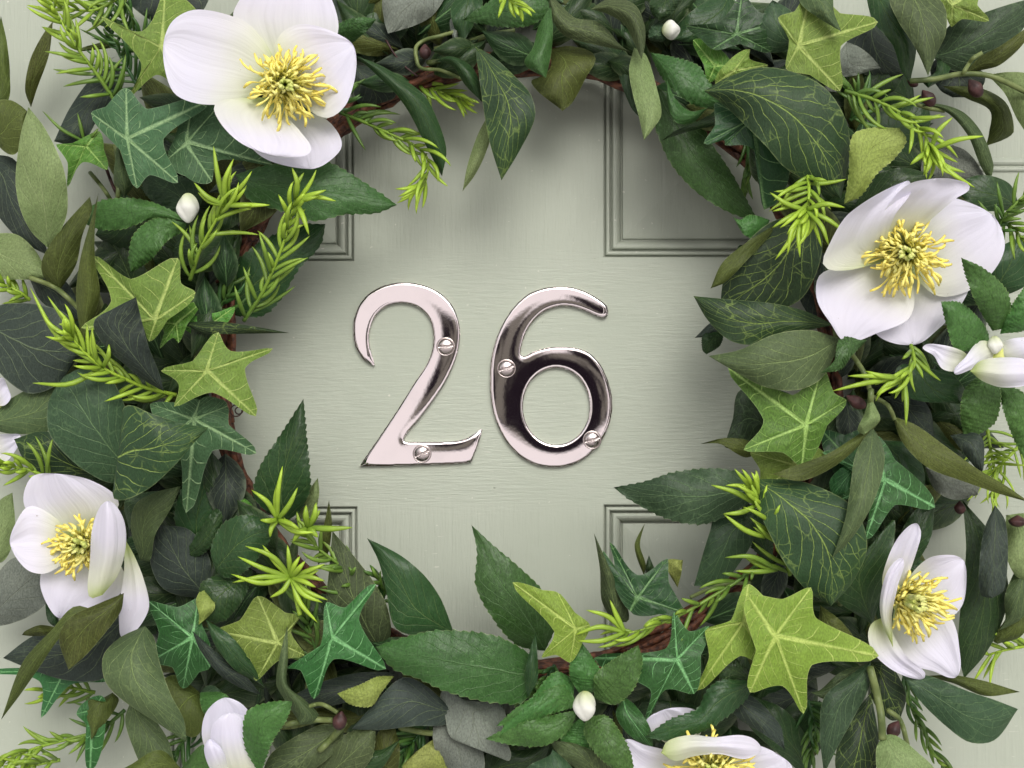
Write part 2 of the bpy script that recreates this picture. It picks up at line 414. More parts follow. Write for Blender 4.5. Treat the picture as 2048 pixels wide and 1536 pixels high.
def ivy(col, h, center, poly, tipdrop=-3.0, dome=3.0, tilt=(0, 0), label=None, name='ivy_leaf', lobes=None):
    """Ivy leaf: poly alternates lobe tip, notch, lobe tip, notch ..."""
    C = np.array(pts(center)[0]); q = [np.array(p) for p in pts(poly)]
    n = len(q) // 2
    K, R = 9, 10
    bulge = [random.uniform(.05, .13) for _ in range(n)]
    rim, av = [], []                      # rim points and how far each is from its lobe's midrib
    for i in range(n):
        T1, N, T2 = q[2 * i], q[2 * i + 1], q[(2 * i + 2) % (2 * n)]
        d = T2 - T1; d = d / (np.linalg.norm(d) + 1e-6)
        for a, b, s in ((T1, N, -1), (N, T2, 1)):
            L = np.linalg.norm(b - a)
            ctrl = (N + d * s * L * 0.40)
            # lobe flanks bulge a little away from the lobe's midrib
            T_ = a if s == -1 else b
            e_ = b - a; nrm = np.array([-e_[1], e_[0]]); nrm = nrm / (np.linalg.norm(nrm) + 1e-6)
            ax_ = (C + T_) / 2 - (a + b) / 2
            if np.dot(nrm, ax_) > 0: nrm = -nrm
            for k in range(K):
                t = k / K
                p = (1 - t) ** 2 * a + 2 * t * (1 - t) * ctrl + t * t * b
                tt = t if s == -1 else 1 - t
                rim.append(p + nrm * bulge[i] * L * math.sin(math.pi * tt ** 0.55))
                av.append(t if s == -1 else 1 - t)
    m = len(rim)
    ph = random.random() * 6.28
    RM = max(np.linalg.norm(p - C) for p in rim)
    verts, vu, vv, ed = [P(C[0], C[1], h + dome * 1.3 - .7)], [0.0], [0.0], [0.0]
    rs = [(k / R) ** 0.9 for k in range(1, R)] + [0.965, 1.0]
    for r in rs:
        for j in range(m):
            p = C + (rim[j] - C) * r
            rho = np.linalg.norm(p - C) / RM
            hh = h + dome * (1 - rho ** 2) * 1.3 + tipdrop * 0.9 * rho ** 3
            hh -= 0.7 * min(1, 3 * r) * math.exp(-(av[j] / 0.16) ** 2) * (1 - .6 * r)
            hh += 0.35 * math.sin(rho * 21) * math.sin(av[j] * math.pi)
            hh += 3.6 * rho * rho * math.sin(2 * math.pi * j / m + ph) + 2.8 * rho ** 3 * math.sin(2 * math.pi * 2 * j / m + 2 * ph)
            hh += r * ((p[0] - C[0]) * tilt[0] + (p[1] - C[1]) * tilt[1]) * 0.1 + 0.8 * r * math.sin(j * 6.28 * 3 / m + ph)
            verts.append(P(p[0], p[1], max(1.5, hh))); vu.append(av[j] * (0.15 + 0.85 * r) * min(1, r * 3)); vv.append(r * 0.95); ed.append(1.0 if r == 1.0 else 0.0)
    faces = [(0, 1 + j, 1 + (j + 1) % m) for j in range(m)]
    for k in range(len(rs) - 1):
        o = 1 + k * m
        faces += [(o + j, o + m + j, o + m + (j + 1) % m, o + (j + 1) % m) for j in range(m)]
    ob = link(name, verts, faces, M[col], wreath, attrs={'vu': vu, 'vv': vv, 'edge': ed})
    if label: ob['label'] = label
    return ob

class Buf:
    def __init__(s): s.v, s.f, s.t = [], [], []
    def tube(s, path, radii, sides=6, tone=0.5, flat=1.0, cap=True):
        """path: Nx3 metres; radii in metres; tone scalar or list."""
        path = np.array(path, float); n = len(path)
        if not hasattr(radii, '__len__'): radii = [radii] * n
        if not hasattr(tone, '__len__'): tone = [tone] * n
        tan = np.gradient(path, axis=0)
        tan /= (np.linalg.norm(tan, axis=1)[:, None] + 1e-12)
        up = np.array([0.13, -1.0, 0.07]); o = len(s.v)
        for i in range(n):
            x = np.cross(tan[i], up); lx = np.linalg.norm(x)
            x = x / lx if lx > 1e-6 else np.array([1, 0, 0.])
            y = np.cross(x, tan[i])
            for k in range(sides):
                a = 2 * math.pi * k / sides
                s.v.append(tuple(path[i] + (x * math.cos(a) + y * math.sin(a) * flat) * radii[i])); s.t.append(tone[i])
        for i in range(n - 1):
            for k in range(sides):
                k2 = (k + 1) % sides
                s.f.append((o + i * sides + k, o + i * sides + k2, o + (i + 1) * sides + k2, o + (i + 1) * sides + k))
        if cap:
            s.f.append(tuple(o + k for k in range(sides))[::-1]); s.f.append(tuple(o + (n - 1) * sides + k for k in range(sides)))
    def ball(s, c, r, tone=0.5, seg=8):
        c = np.array(c, float); o = len(s.v)
        for i in range(seg + 1):
            th = math.pi * i / seg
            for k in range(seg):
                a = 2 * math.pi * k / seg
                s.v.append((c[0] + r[0] * math.sin(th) * math.cos(a), c[1] + r[1] * math.sin(th) * math.sin(a), c[2] + r[2] * math.cos(th)))
                s.t.append(tone if not callable(tone) else tone(i / seg))
        for i in range(seg):
            for k in range(seg):
                k2 = (k + 1) % seg
                s.f.append((o + i * seg + k, o + i * seg + k2, o + (i + 1) * seg + k2, o + (i + 1) * seg + k))
    def make(s, name, mat, parent, label=None):
        o = link(name, s.v, s.f, mat, parent, attrs={'tone': s.t})
        if label: o['label'] = label
        return o

def sprig(path, hs, ln=62, n=16, tone=(0.2, 1.0), seed=1, wid=4.2, spread=55, taper=1.0, name='needle_sprig', stem_r=4.0, tipburst=0):
    """A stem with soft curved needles. path in pixels from base to tip, hs heights at base and tip."""
    rg = random.Random(seed)
    pp = catmull(pts(path), 40); k = len(pp)
    H = np.linspace(hs[0], hs[1], k) + 2.5 * np.sin(np.linspace(0, 3.1, k))
    b = Buf()
    b.tube([P(pp[i][0], pp[i][1], H[i]) for i in range(k)], [PX * stem_r * (1 - 0.55 * i / k) for i in range(k)], 6, [tone[0] + (tone[1] - tone[0]) * (i / k) for i in range(k)])
    n = int(n * 1.35); ln = ln * 1.25; wid *= 0.85
    tot = n + tipburst
    for j in range(tot):
        f = 0.04 + 0.94 * j / max(1, n - 1) if j < n else 0.93 + rg.random() * 0.06
        f = min(f, 0.99); i = min(k - 2, int(f * k))
        t = pp[min(i + 2, k - 1)] - pp[max(i - 2, 0)]; base = math.atan2(t[1], t[0])
        side = 1 if (j + (rg.random() < .15)) % 2 else -1
        sp = math.radians(spread) * rg.uniform(0.65, 1.25) * (1 - 0.45 * f)
        if j >= n: sp = rg.uniform(0, 1.1)
        ang = base + side * sp
        L = ln * rg.choice((rg.uniform(0.35, .7), rg.uniform(0.8, 1.2), rg.uniform(0.8, 1.3))) * (1 - 0.25 * f * taper)
        bend = rg.uniform(-1.25, 0.55) * side * 1.1
        rise = rg.uniform(-2, 9)
        t0 = min(1, max(0, tone[0] + (tone[1] - tone[0]) * f + rg.uniform(-.12, .12)))
        N = 9; path3, rad, tn = [], [], []
        x, y = pp[i]; a = ang
        for s_ in range(N):
            w = s_ / (N - 1)
            path3.append(P(x, y, H[i] + rise * math.sin(w * 2.0)))
            rad.append(PX * wid * (0.35 + 1.0 * math.sin(math.pi * min(1, w * 0.92 + 0.08)) ** 0.8) * (1 if w < .98 else .3) * (1.0 - 0.35 * w))
            tn.append(min(1, t0 * (0.55 + 0.6 * w) + 0.05))
            x += math.cos(a) * L / (N - 1); y += math.sin(a) * L / (N - 1); a += bend / (N - 1)
        b.tube(path3, rad, 6, tn, flat=0.55)
    return b.make(name, M['N'], wreath)

def needles(origin, h, tips, tone=0.9, wid=4.2, name='needle_sprig', rise=5, stem=None):
    """Needles traced one by one: from origin points to tips with a bend."""
    b = Buf()
    if stem:
        pp = catmull(pts(stem), 24)
        b.tube([P(x, y, h) for x, y in pp], [PX * 4.2 * (1 - .4 * i / 24) for i in range(24)], 6, tone * 0.7)
    for s in tips.split(';'):
        p = pts(s)
        if len(p) == 1: p = pts(origin)[:1] + p
        a, c = np.array(p[0]), np.array(p[-1])
        if len(p) == 2:
            d = c - a; mid = (a + c) / 2 + np.array([-d[1], d[0]]) * random.uniform(-.14, .14)
            p = [p[0], tuple(mid), p[-1]]
        q = catmull(p, 10); path3, rad, tn = [], [], []
        rr = random.uniform(0.4, 1.3) * rise; tv = tone * random.uniform(.8, 1.05)
        for i in range(10):
            w = i / 9
            path3.append(P(q[i][0], q[i][1], h + rr * math.sin(w * 2.2)))
            rad.append(PX * wid * (0.35 + 1.0 * math.sin(math.pi * min(1, w * 0.92 + 0.08)) ** 0.8) * (1 if w < .98 else .3) * (1 - .35 * w))
            tn.append(min(1, tv * (.6 + .5 * w)))
        b.tube(path3, rad, 6, tn, flat=0.55)
    return b.make(name, M['N'], wreath)

def stem(path, h, r=5, mat='stem', name='stem', h2=None, parent=None, tone=.5):
    pp = catmull(pts(path), 24); b = Buf(); h2 = h if h2 is None else h2
    b.tube([P(x, y, h + (h2 - h) * i / 23 + 1.2 * math.sin(i * .5)) for i, (x, y) in enumerate(pp)], [PX * r * .78] * 24, 8, tone)
    return b.make(name, M[mat], parent or wreath)

def berry(x, y, h, rx=13, ry=20, ang=0):
    rx *= .85; ry *= .9
    b = Buf()
    cx, cy, cz = P(x, y, h); a = math.radians(ang); ph = random.random() * 6
    b.ball((0, 0, 0), (PX * rx, PX * rx, PX * ry), 0.5, 20)
    vs = []
    for vx, vy, vz in b.v:
        k = (1 - 0.62 * max(0, vz / (PX * ry)) ** 1.3) * (1 + .13 * abs(math.sin(math.atan2(vy, vx) * 2.5 + ph + 1.2 * vz / (PX * ry))) - .08)
        vx *= k; vy *= k
        vs.append((cx + vx * math.cos(a) - vz * math.sin(a), cy + vy, cz + vx * math.sin(a) + vz * math.cos(a)))
    b.v = vs
    return b.make('berry', M['berry'], wreath)

# ------------------------------------------------------------------ flowers
def stamens(flower, c, h, n=70, r0=14, r1=62, lean=(0, 0), hgt=12, seed=3, carp=16, squash=1.0):
    rg = random.Random(seed); b = Buf(); cx, cy = c
    n = int(n * 1.8); r1 *= 1.22
    for i in range(n):
        a = 2 * math.pi * (i * 0.618) + rg.uniform(-.3, .3)
        f = math.sqrt((i + .5) / n)
        rr0 = r0 * (0.4 + 1.2 * f)
        rr = (r0 + (r1 - r0) * (0.05 + 0.95 * f)) * rg.uniform(.55, 1.12)
        z = hgt * (0.95 - 0.5 * f) * rg.uniform(.5, 1.2)
        ca, sa = math.cos(a), math.sin(a)
        a2 = a + rg.uniform(-.6, .6)
        p0 = np.array([cx + ca * rr0, cy + sa * rr0 * squash])
        p2 = np.array([cx + math.cos(a2) * rr + lean[0] * (1.2 - .5 * f), cy + math.sin(a2) * rr * squash + lean[1] * (1.2 - .5 * f)])
        p1 = (p0 * .45 + p2 * .55) + np.array([-sa, ca]) * rg.uniform(-9, 9)
        path, rad, tn = [], [], []
        hook = rg.uniform(-1, 1) * 12; base_t = 0.25 + 0.65 * f + rg.uniform(-.15, .2)
        for k in range(12):
            t = k / 11
            x, y = (1-t)**2*p0 + 2*t*(1-t)*p1 + t*t*p2
            hk = max(0, t - .7) / .3
            x += math.sin(t * 8 + i) * 1.6 - sa * hook * hk * hk; y += math.cos(t * 7 + i * 2) * 1.6 + ca * hook * hk * hk
            path.append(P(x, y, h + z * math.sin(t * 2.3) + 1.0 * math.sin(t * 10 + i)))
            rad.append(PX * (1.5 + .4 * math.sin(i + t * 9) + (1.3 * math.sin(math.pi * min(1, (t - .6) / .42)) if t > .6 else 0)))
            tn.append(max(0, min(1, base_t * (.35 + t * .8))))
        b.tube(path, rad, 5, tn)
    b.make('stamens', M['stamen'], flower)
    cb = Buf()
    for i in range(carp):
        a = 6.28 * i / carp + rg.uniform(-.2, .2); q = rg.uniform(.5, 1.3); out = rg.uniform(4, 11)
        p = [P(cx + math.cos(a) * (6 * q + out * t * t) + lean[0] * t * .7, cy + math.sin(a) * squash * (6 * q + out * t * t) + lean[1] * t * .7, h + hgt * 1.25 * q * math.sin(t * 1.9)) for t in (0, .25, .5, .75, .9, 1)]
        cb.tube(p, [PX * g_ for g_ in (4.5, 5, 4, 3, 2.4, 1)], 6, .5)
    cb.make('carpels', M['carpel'], flower)

def flower(c, h, label, petals, st=None, **k):
    b = Buf(); cx, cy, cz = P(c[0], c[1], h)
    b.ball((cx, cy + .001, cz), (PX * 26, PX * 26, PX * 26), .5, 14)
    f = b.make('hellebore_flower', M['carpel'], wreath, label)
    for p in petals:
        kw = p[6] if len(p) > 6 else {}
        sheet('petal', None, p[0], p[1], p[2], p[3], p[4], p[5], parent=f, mat=M['petal'], nv=34, nu=7, **{**dict(arch=4, fold=1.5, ripple=.8), **kw})
    if st: stamens(f, c, h + 2, **st)
    return f

# ------------------------------------------------------------------ the door
def door_mat():
    t = NT('sage_door_paint')
    tc = t.n.new('ShaderNodeTexCoord'); sp = t.n.new('ShaderNodeSeparateXYZ'); t.l.new(tc.outputs['Object'], sp.inputs[0])
    x, z = sp.outputs[0], sp.outputs[2]
    # rail across the middle is brushed sideways, stiles and panels up and down
    inrail = t.math('MULTIPLY', t.smooth(z, (768 - 460) * PX, (768 - 560) * PX), t.smooth(z, (768 - 1050) * PX, (768 - 985) * PX))
    hor = t.noise(1.0, 5, vec=t.coord((90, 90, 900)), rough=0.62, dist=0.3)
    ver = t.noise(1.0, 5, vec=t.coord((620, 90, 60)), rough=0.6, dist=0.5)
    ver = t.math('ADD', t.math('MULTIPLY', ver, 0.75), t.math('MULTIPLY', t.noise(1.0, 3, vec=t.coord((260, 60, 22)), dist=0.8), 0.9))
    stroke = t.math('ADD', t.math('MULTIPLY', hor, inrail), t.math('MULTIPLY', ver, t.math('SUBTRACT', 1.0, inrail)))
    crack = t.smooth(t.noise(1.0, 6, vec=t.coord((160, 100, 520)), rough=0.7, dist=1.6), 0.66, 0.72)
    crackm = t.math('MULTIPLY', crack, t.smooth(t.noise(24, 2), 0.48, 0.62))
    lump = t.noise(260, 4, rough=0.6)
    col = t.mix(t.smooth(t.noise(14, 4), 0.3, 0.7), (0.372, 0.412, 0.335, 1), (0.412, 0.450, 0.373, 1))
    col = t.mix(t.math('MULTIPLY', t.smooth(stroke, 0.3, 0.75), 0.2), col, (0.44, 0.465, 0.385, 1))
    # scuffs and flecks
    fl = t.smooth(t.noise(1.0, 2, vec=t.coord((420, 300, 560))), 0.725, 0.75)
    scr = t.smooth(t.noise(1.0, 3, vec=t.coord((110, 90, 1400)), dist=0.8), 0.70, 0.73)
    scm = t.math('MULTIPLY', scr, t.smooth(t.noise(18, 1), 0.55, 0.65))
    col = t.mix(t.math('MULTIPLY', t.math('MAXIMUM', fl, scm), 0.6), col, (0.66, 0.66, 0.58, 1))
    col = t.mix(t.math('MULTIPLY', crackm, 0.22), col, (0.16, 0.17, 0.13, 1))
    groove_dark = t.smooth(t.attr('groove'), 0.2, 1.0)  # colour darker along the moulding grooves
    col = t.mix(t.math('MULTIPLY', groove_dark, 0.32), col, (0.10, 0.105, 0.09, 1))
    t.l.new(col, t.bsdf.inputs['Base Color'])
    t.bsdf.inputs['Roughness'].default_value = 0.48
    t.bsdf.inputs['Specular IOR Level'].default_value = 0.35
    amp = t.smooth(t.noise(16, 3), 0.35, 0.65, 0.25, 1.0)
    hgt = t.math('ADD', t.math('MULTIPLY', t.math('MULTIPLY', stroke, amp), 1.1), t.math('MULTIPLY', lump, 0.3))
    hgt = t.math('SUBTRACT', hgt, t.math('MULTIPLY', crackm, 0.5))
    t.l.new(t.bump(hgt, 0.7, 0.00055), t.bsdf.inputs['Normal'])
    return t.m
M['door'] = door_mat()

door = thing('door', P(1024, 3600, 0), 'sage green painted panelled door with brushed paint, cracks and moulded panels, behind the wreath', 'door')

def D(x, y, d): return ((x - 1024) * PX, d * 0.001, (768 - y) * PX)
# (offset in px from the panel's edge, depth in mm, groove darkening)
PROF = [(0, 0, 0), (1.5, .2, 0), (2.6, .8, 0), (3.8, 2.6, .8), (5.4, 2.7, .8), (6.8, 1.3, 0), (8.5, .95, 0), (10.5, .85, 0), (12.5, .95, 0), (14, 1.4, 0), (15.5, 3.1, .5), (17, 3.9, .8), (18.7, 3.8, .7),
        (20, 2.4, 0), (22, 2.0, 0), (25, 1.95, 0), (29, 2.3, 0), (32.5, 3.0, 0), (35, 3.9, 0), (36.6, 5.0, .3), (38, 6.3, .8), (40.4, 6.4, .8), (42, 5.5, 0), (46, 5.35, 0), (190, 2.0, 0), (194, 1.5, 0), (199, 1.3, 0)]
def panel(x0, y0, x1, y1):
    v, f, g = [], [], []
    for off, dep, gr in PROF:
        for x, y in ((x0 + off, y0 + off), (x1 - off, y0 + off), (x1 - off, y1 - off), (x0 + off, y1 - off)):
            v.append(D(x, y, dep)); g.append(gr)
    n = len(PROF)
    for i in range(n - 1):
        for k in range(4):
            a, b = i * 4 + k, i * 4 + (k + 1) % 4
            f.append((a, b, b + 4, a + 4))
    f.append(tuple((n - 1) * 4 + k for k in range(4)))
    link('panel', v, f, M['door'], door, smooth=False, attrs={'groove': g})
XS = [-1400, -1180, 90, 709, 1206, 1835, 1925, 3150, 3400]
PANELS = [(340, -1900, 709, 524), (1206, -1900, 1790, 516), (340, 1012, 716, 3300), (1206, 1008, 1745, 3300)]
xs = sorted({-1400, 3400, *[p[0] for p in PANELS], *[p[2] for p in PANELS]})
ys = sorted({-2400, 3600, *[p[1] for p in PANELS], *[p[3] for p in PANELS]})
v, f, g, idx = [], [], [], {}
def vid(x, y):
    if (x, y) not in idx: idx[(x, y)] = len(v); v.append(D(x, y, 0)); g.append(0)
    return idx[(x, y)]
for i in range(len(xs) - 1):
    for j in range(len(ys) - 1):
        cx, cy = (xs[i] + xs[i + 1]) / 2, (ys[j] + ys[j + 1]) / 2
        if any(p[0] < cx < p[2] and p[1] < cy < p[3] for p in PANELS): continue
        f.append((vid(xs[i], ys[j]), vid(xs[i], ys[j + 1]), vid(xs[i + 1], ys[j + 1]), vid(xs[i + 1], ys[j])))
# back and sides, so the door is a slab 40 mm thick
o = len(v)
for (x, y) in ((-1400, -2400), (3400, -2400), (3400, 3600), (-1400, 3600)): v.append(D(x, y, 40)); g.append(0)
f.append((o, o + 1, o + 2, o + 3))
c4 = [vid(-1400, -2400), vid(3400, -2400), vid(3400, 3600), vid(-1400, 3600)]
for k in range(4): f.append((c4[k], c4[(k + 1) % 4], o + (k + 1) % 4, o + k))
link('rails_and_stiles', v, f, M['door'], door, smooth=False, attrs={'groove': g})
for p in PANELS: panel(*p)
# thin half-round bead planted on the right-hand stile
v, f = [], []
prof = [(316, -.05), (317, .9), (321, 1.5), (326, 1.6), (330, 1.2), (332, .5), (334, .5), (336, 1.0), (340, 1.1), (343, .7), (344.5, -.05)]
for y, d in prof:
    for x in (1800, 3390): v.append(D(x, y, -d))
for i in range(len(prof) - 1): f.append((2 * i, 2 * i + 2, 2 * i + 3, 2 * i + 1))
f += [tuple(2 * i for i in range(len(prof))), tuple(2 * i + 1 for i in range(len(prof)))[::-1]]
link('bead', v, f, M['door'], door, smooth=False, attrs={'groove': [0.35 if d < .6 else 0 for y, d in prof for _ in (0, 1)]})

# ------------------------------------------------------------------ the numerals
def metal(name, col, rough, scr=0.0):
    t = NT(name)
    t.bsdf.inputs['Metallic'].default_value = 1.0
    n = t.noise(300, 3)
    t.l.new(t.mix(t.smooth(t.noise(60, 4), 0.45, 0.75), (*col, 1), tuple(c * 0.93 for c in col) + (1,)), t.bsdf.inputs['Base Color'])
    t.l.new(t.math('MULTIPLY_ADD', n, rough, rough * 0.6), t.bsdf.inputs['Roughness'])
    h = t.math('ADD', t.noise(700, 2), t.math('MULTIPLY', t.noise(45, 2), 3.0))
    t.l.new(t.bump(h, 0.04, 0.00006), t.bsdf.inputs['Normal'])
    return t.m
M['nickel'] = metal('polished_nickel', (0.95, 0.87, 0.86), 0.03)
M['screw'] = metal('screw_metal', (0.62, 0.55, 0.53), 0.22)

def zoom_pt(p): return (660 + p[0] * 0.29297, 540 + p[1] * 0.29297)

def outline(segs, step):
    """segs: lists of points, each smooth inside, a corner where two meet; closed."""
    out = []
    for s in segs:
        p = [zoom_pt(q) for q in pts(s)]
        L = sum(math.dist(p[i], p[i + 1]) for i in range(len(p) - 1))
        q = catmull(p, max(2, int(L / step) + 1))
        out += [tuple(a) for a in q[:-1]]
    return out

def inside(poly, X, Y):
    r = np.zeros(X.shape, bool); n = len(poly)
    for i in range(n):
        x1, y1 = poly[i]; x2, y2 = poly[(i + 1) % n]
        c = ((y1 > Y) != (y2 > Y))
        with np.errstate(divide='ignore', invalid='ignore'):
            xi = (x2 - x1) * (Y - y1) / (y2 - y1 + 1e-12) + x1
        r ^= c & (X < xi)
    return r

def numeral(name, outer, holes, screws, label, root_xy, dome=1.5, thick=1.8):
    st = 2.0
    loops = [outer] + holes
    allp = np.array(outer); x0, y0 = allp.min(0) - 4; x1, y1 = allp.max(0) + 4
    gx, gy = np.arange(x0, x1, 1.0), np.arange(y0, y1, 1.0)
    X, Y = np.meshgrid(gx, gy)
    ins = inside(outer, X, Y)
    for h in holes: ins &= ~inside(h, X, Y)
    phi = np.zeros(X.shape); mask = ins[1:-1, 1:-1].astype(float)
    for _ in range(700):
        phi[1:-1, 1:-1] = ((phi[:-2, 1:-1] + phi[2:, 1:-1] + phi[1:-1, :-2] + phi[1:-1, 2:]) * 0.25 + 0.25) * mask
    # rounded rim (sqrt) plus a long soft crown
    def zof(x, y):
        fx, fy = x - x0, y - y0; i, j = int(fy), int(fx); a, b = fy - i, fx - j
        p = phi[i, j]*(1-a)*(1-b) + phi[i+1, j]*a*(1-b) + phi[i, j+1]*(1-a)*b + phi[i+1, j+1]*a*b
        r = min(1.0, max(p, 0) / 62.0)
        return thick + 0.60 * (1 - (1 - r) ** 2.6) + 0.21 * p / 450.0
    P2, E = [], []
    for lp in loops:
        o = len(P2); n = len(lp); P2 += [Vector(p) for p in lp]; E += [(o + i, o + (i + 1) % n) for i in range(n)]
    nb = len(P2)
    bound = np.array([tuple(p) for p in P2])
    row = 0; y = y0
    while y < y1:
        x = x0 + (st / 2 if row % 2 else 0)
        while x < x1:
            i, j = int(y - y0), int(x - x0)
            if 0 < i < ins.shape[0] - 1 and 0 < j < ins.shape[1] - 1 and ins[i, j]:
                if ((bound[:, 0] - x) ** 2 + (bound[:, 1] - y) ** 2).min() > (st * 0.55) ** 2: P2.append(Vector((x, y)))
            x += st
        y += st * 0.87; row += 1
    vo, eo, fo, ov, _, _ = delaunay_2d_cdt(P2, E, [], 0, 1e-5)
    fo = [t for t in fo]
    verts = [P_flat(p[0], p[1], zof(p[0], p[1])) for p in vo]
    cen = np.array([[sum(vo[i][0] for i in t) / 3, sum(vo[i][1] for i in t) / 3] for t in fo])
    ok = inside(outer, cen[:, 0], cen[:, 1])
    for h in holes: ok &= ~inside(h, cen[:, 0], cen[:, 1])
    keep = [tuple(t) for t, k in zip(fo, ok) if k]
    back = {}
    for i, srcs in enumerate(ov):
        for s in srcs: back[s] = i
    o = len(verts); side = []
    for (a, b) in E:
        a, b = back[a], back[b]
        va, vb = vo[a], vo[b]
        k = len(verts)
        verts += [P_flat(va[0], va[1], 0.1), P_flat(vb[0], vb[1], 0.1), P_flat(va[0], va[1], zof(va[0], va[1]) - .02), P_flat(vb[0], vb[1], zof(vb[0], vb[1]) - .02)]
        side.append((k, k + 1, k + 3, k + 2))
    root = thing(name, P_flat(root_xy[0], root_xy[1], 0), label, 'house number')
    root['group'] = 'metal house numbers on the door'
    link('plate', verts, keep + side, M['nickel'], root)
    for (sx, sy, rot) in screws:
        x, y = zoom_pt((sx, sy)); screw(x, y, zof(x, y), rot, root)
    return root

def P_flat(x, y, h): return ((x - 1024) * PX, -h * 0.001, (768 - y) * PX)

def screw(x, y, h, rot, root):
    R = 17.0; v, f = [], []; n, m = 22, 64
    ca, sa = math.cos(rot), math.sin(rot)
    prof = []
    for i in range(n):
        r = i / (n - 1)
        prof.append((r * R * 0.90, 0.25 + 1.25 * math.sqrt(max(0, 1 - (r * 0.97) ** 2))))
    prof += [(R * 0.90, 0.0), (R * 0.93, -0.15), (R * 0.96, 0.10), (R * 1.03, 0.22), (R * 1.10, 0.05), (R * 1.12, -0.3)]
    for r, z in prof:
        for k in range(m):
            a = 2 * math.pi * k / m
            px, py = r * math.cos(a), r * math.sin(a)
            d = abs(-px * sa + py * ca)
            zz = z
            if r < R * 0.9 and d < 2.3: zz = min(z, 0.35)
            v.append(P_flat(x + px, y + py, h + zz))
    k0 = len(prof)
    for i in range(k0 - 1):
        for k in range(m): f.append((i * m + k, i * m + (k + 1) % m, (i + 1) * m + (k + 1) % m, (i + 1) * m + k))
    f.append(tuple(range(m)))
    o = link('screw', v, f, M['screw'], root, smooth=True)
    return o

two = outline([
  "308,645 300,652 230,604 180,525 163,430 168,340 205,240 275,160 370,110 480,88 590,95 700,130 790,190 850,270 883,370 887,470 870,570 835,670 780,780 700,900 600,1030 530,1110 509,1145",
  "509,1145 506,1160 520,1172 700,1174 850,1168 930,1150 985,1117 1038,1083",
  "1038,1083 1030,1130 1000,1220 965,1310", "965,1310 900,1317 700,1326 400,1334 207,1336",
  "207,1336 260,1255 360,1110 480,930 580,770 660,650 702,540 708,440 690,350 650,290 590,248 500,227 410,240 340,285 295,350 272,430 272,510 290,580 308,645"], 3.0)
six_o = outline([
  "1897,285 1885,245 1830,200 1740,150 1650,122 1560,116 1450,130 1350,170 1260,250 1190,350 1140,460 1105,590 1093,740 1100,880 1125,1000 1165,1100 1220,1190 1300,1270 1400,1325 1500,1343 1600,1338 1700,1305 1790,1240 1860,1150 1905,1050 1925,940 1920,850 1890,740 1840,640 1770,570 1690,537 1600,527 1500,530 1400,555 1330,590 1312,590",
  "1312,590 1300,570 1312,500 1340,420 1400,335 1470,280 1560,250 1650,252 1740,280 1840,325 1872,328 1893,310 1897,285"], 3.0)
six_h = [zoom_pt((1544 + 228 * math.cos(a), 930 + 262 * math.sin(a))) for a in np.linspace(0, 2 * math.pi, 66)[:-1]]
numeral('house_number', two, [], [(792, 524, -0.1), (632, 1252, -0.45)], 'polished nickel digit 2, the left of the 6, with a curled tail and flat foot', (843, 932))
numeral('house_number', six_o, [six_h], [(1205, 673, -0.35), (1787, 1158, -0.3)], 'polished nickel digit 6 right of the 2, dark reflections round its bowl', (1105, 932))

# ------------------------------------------------------------------ the vine ring
def vine_ring():
    rg = random.Random(5); b = Buf(); cx, cy = WREATH_C
    for s in range(34):
        a0 = rg.uniform(0, 6.28); span = rg.uniform(3.2, 5.8)
        off = rg.uniform(-25, 25); hh = rg.uniform(7, 27); w = rg.uniform(2, 5); p1 = rg.uniform(0, 6); p2 = rg.uniform(0, 6)
        path = []
        n = 150
        for i in range(n):
            a = a0 + span * i / n
            r = 610 + off * math.cos(a * w * .5 + p1) + 6 * math.sin(a * 9 + p2) + 2.5 * math.sin(a * 31 + p1)
            h = 17 + (hh - 17) * math.sin(a * w * .5 + p1 + .8) + 1.0 * math.sin(a * 23 + p2)
            path.append(P(cx + r * math.cos(a), cy + r * math.sin(a) * 1.0, h))
        b.tube(path, [PX * rg.uniform(4.5, 7.5) * (1 + .12 * math.sin(i * .9)) for i in range(n)], 7, .5)
    return b.make('vine_ring', M['vine'], wreath)
vine_ring()
def wire_curl(x, y, h, r=14):
    b = Buf(); p = []
    for i in range(40):
        a = i * .33; p.append(P(x + math.cos(a) * r * (1 - i / 70) + i * .3, y + math.sin(a) * r * (1 - i / 60), h + i * .15))
    b.tube(p, PX * 1.3, 5, .2); return b.make('wire_tie', M['berry'], wreath)
wire_curl(470, 820, 26); wire_curl(505, 470, 26)
b_ = Buf(); b_.tube([P(x, y, 30) for x, y in catmull([(772, 80), (790, 110), (812, 135), (835, 152)], 12)], PX * 2, 5, .2); b_.make('wire_tie', M['berry'], wreath)

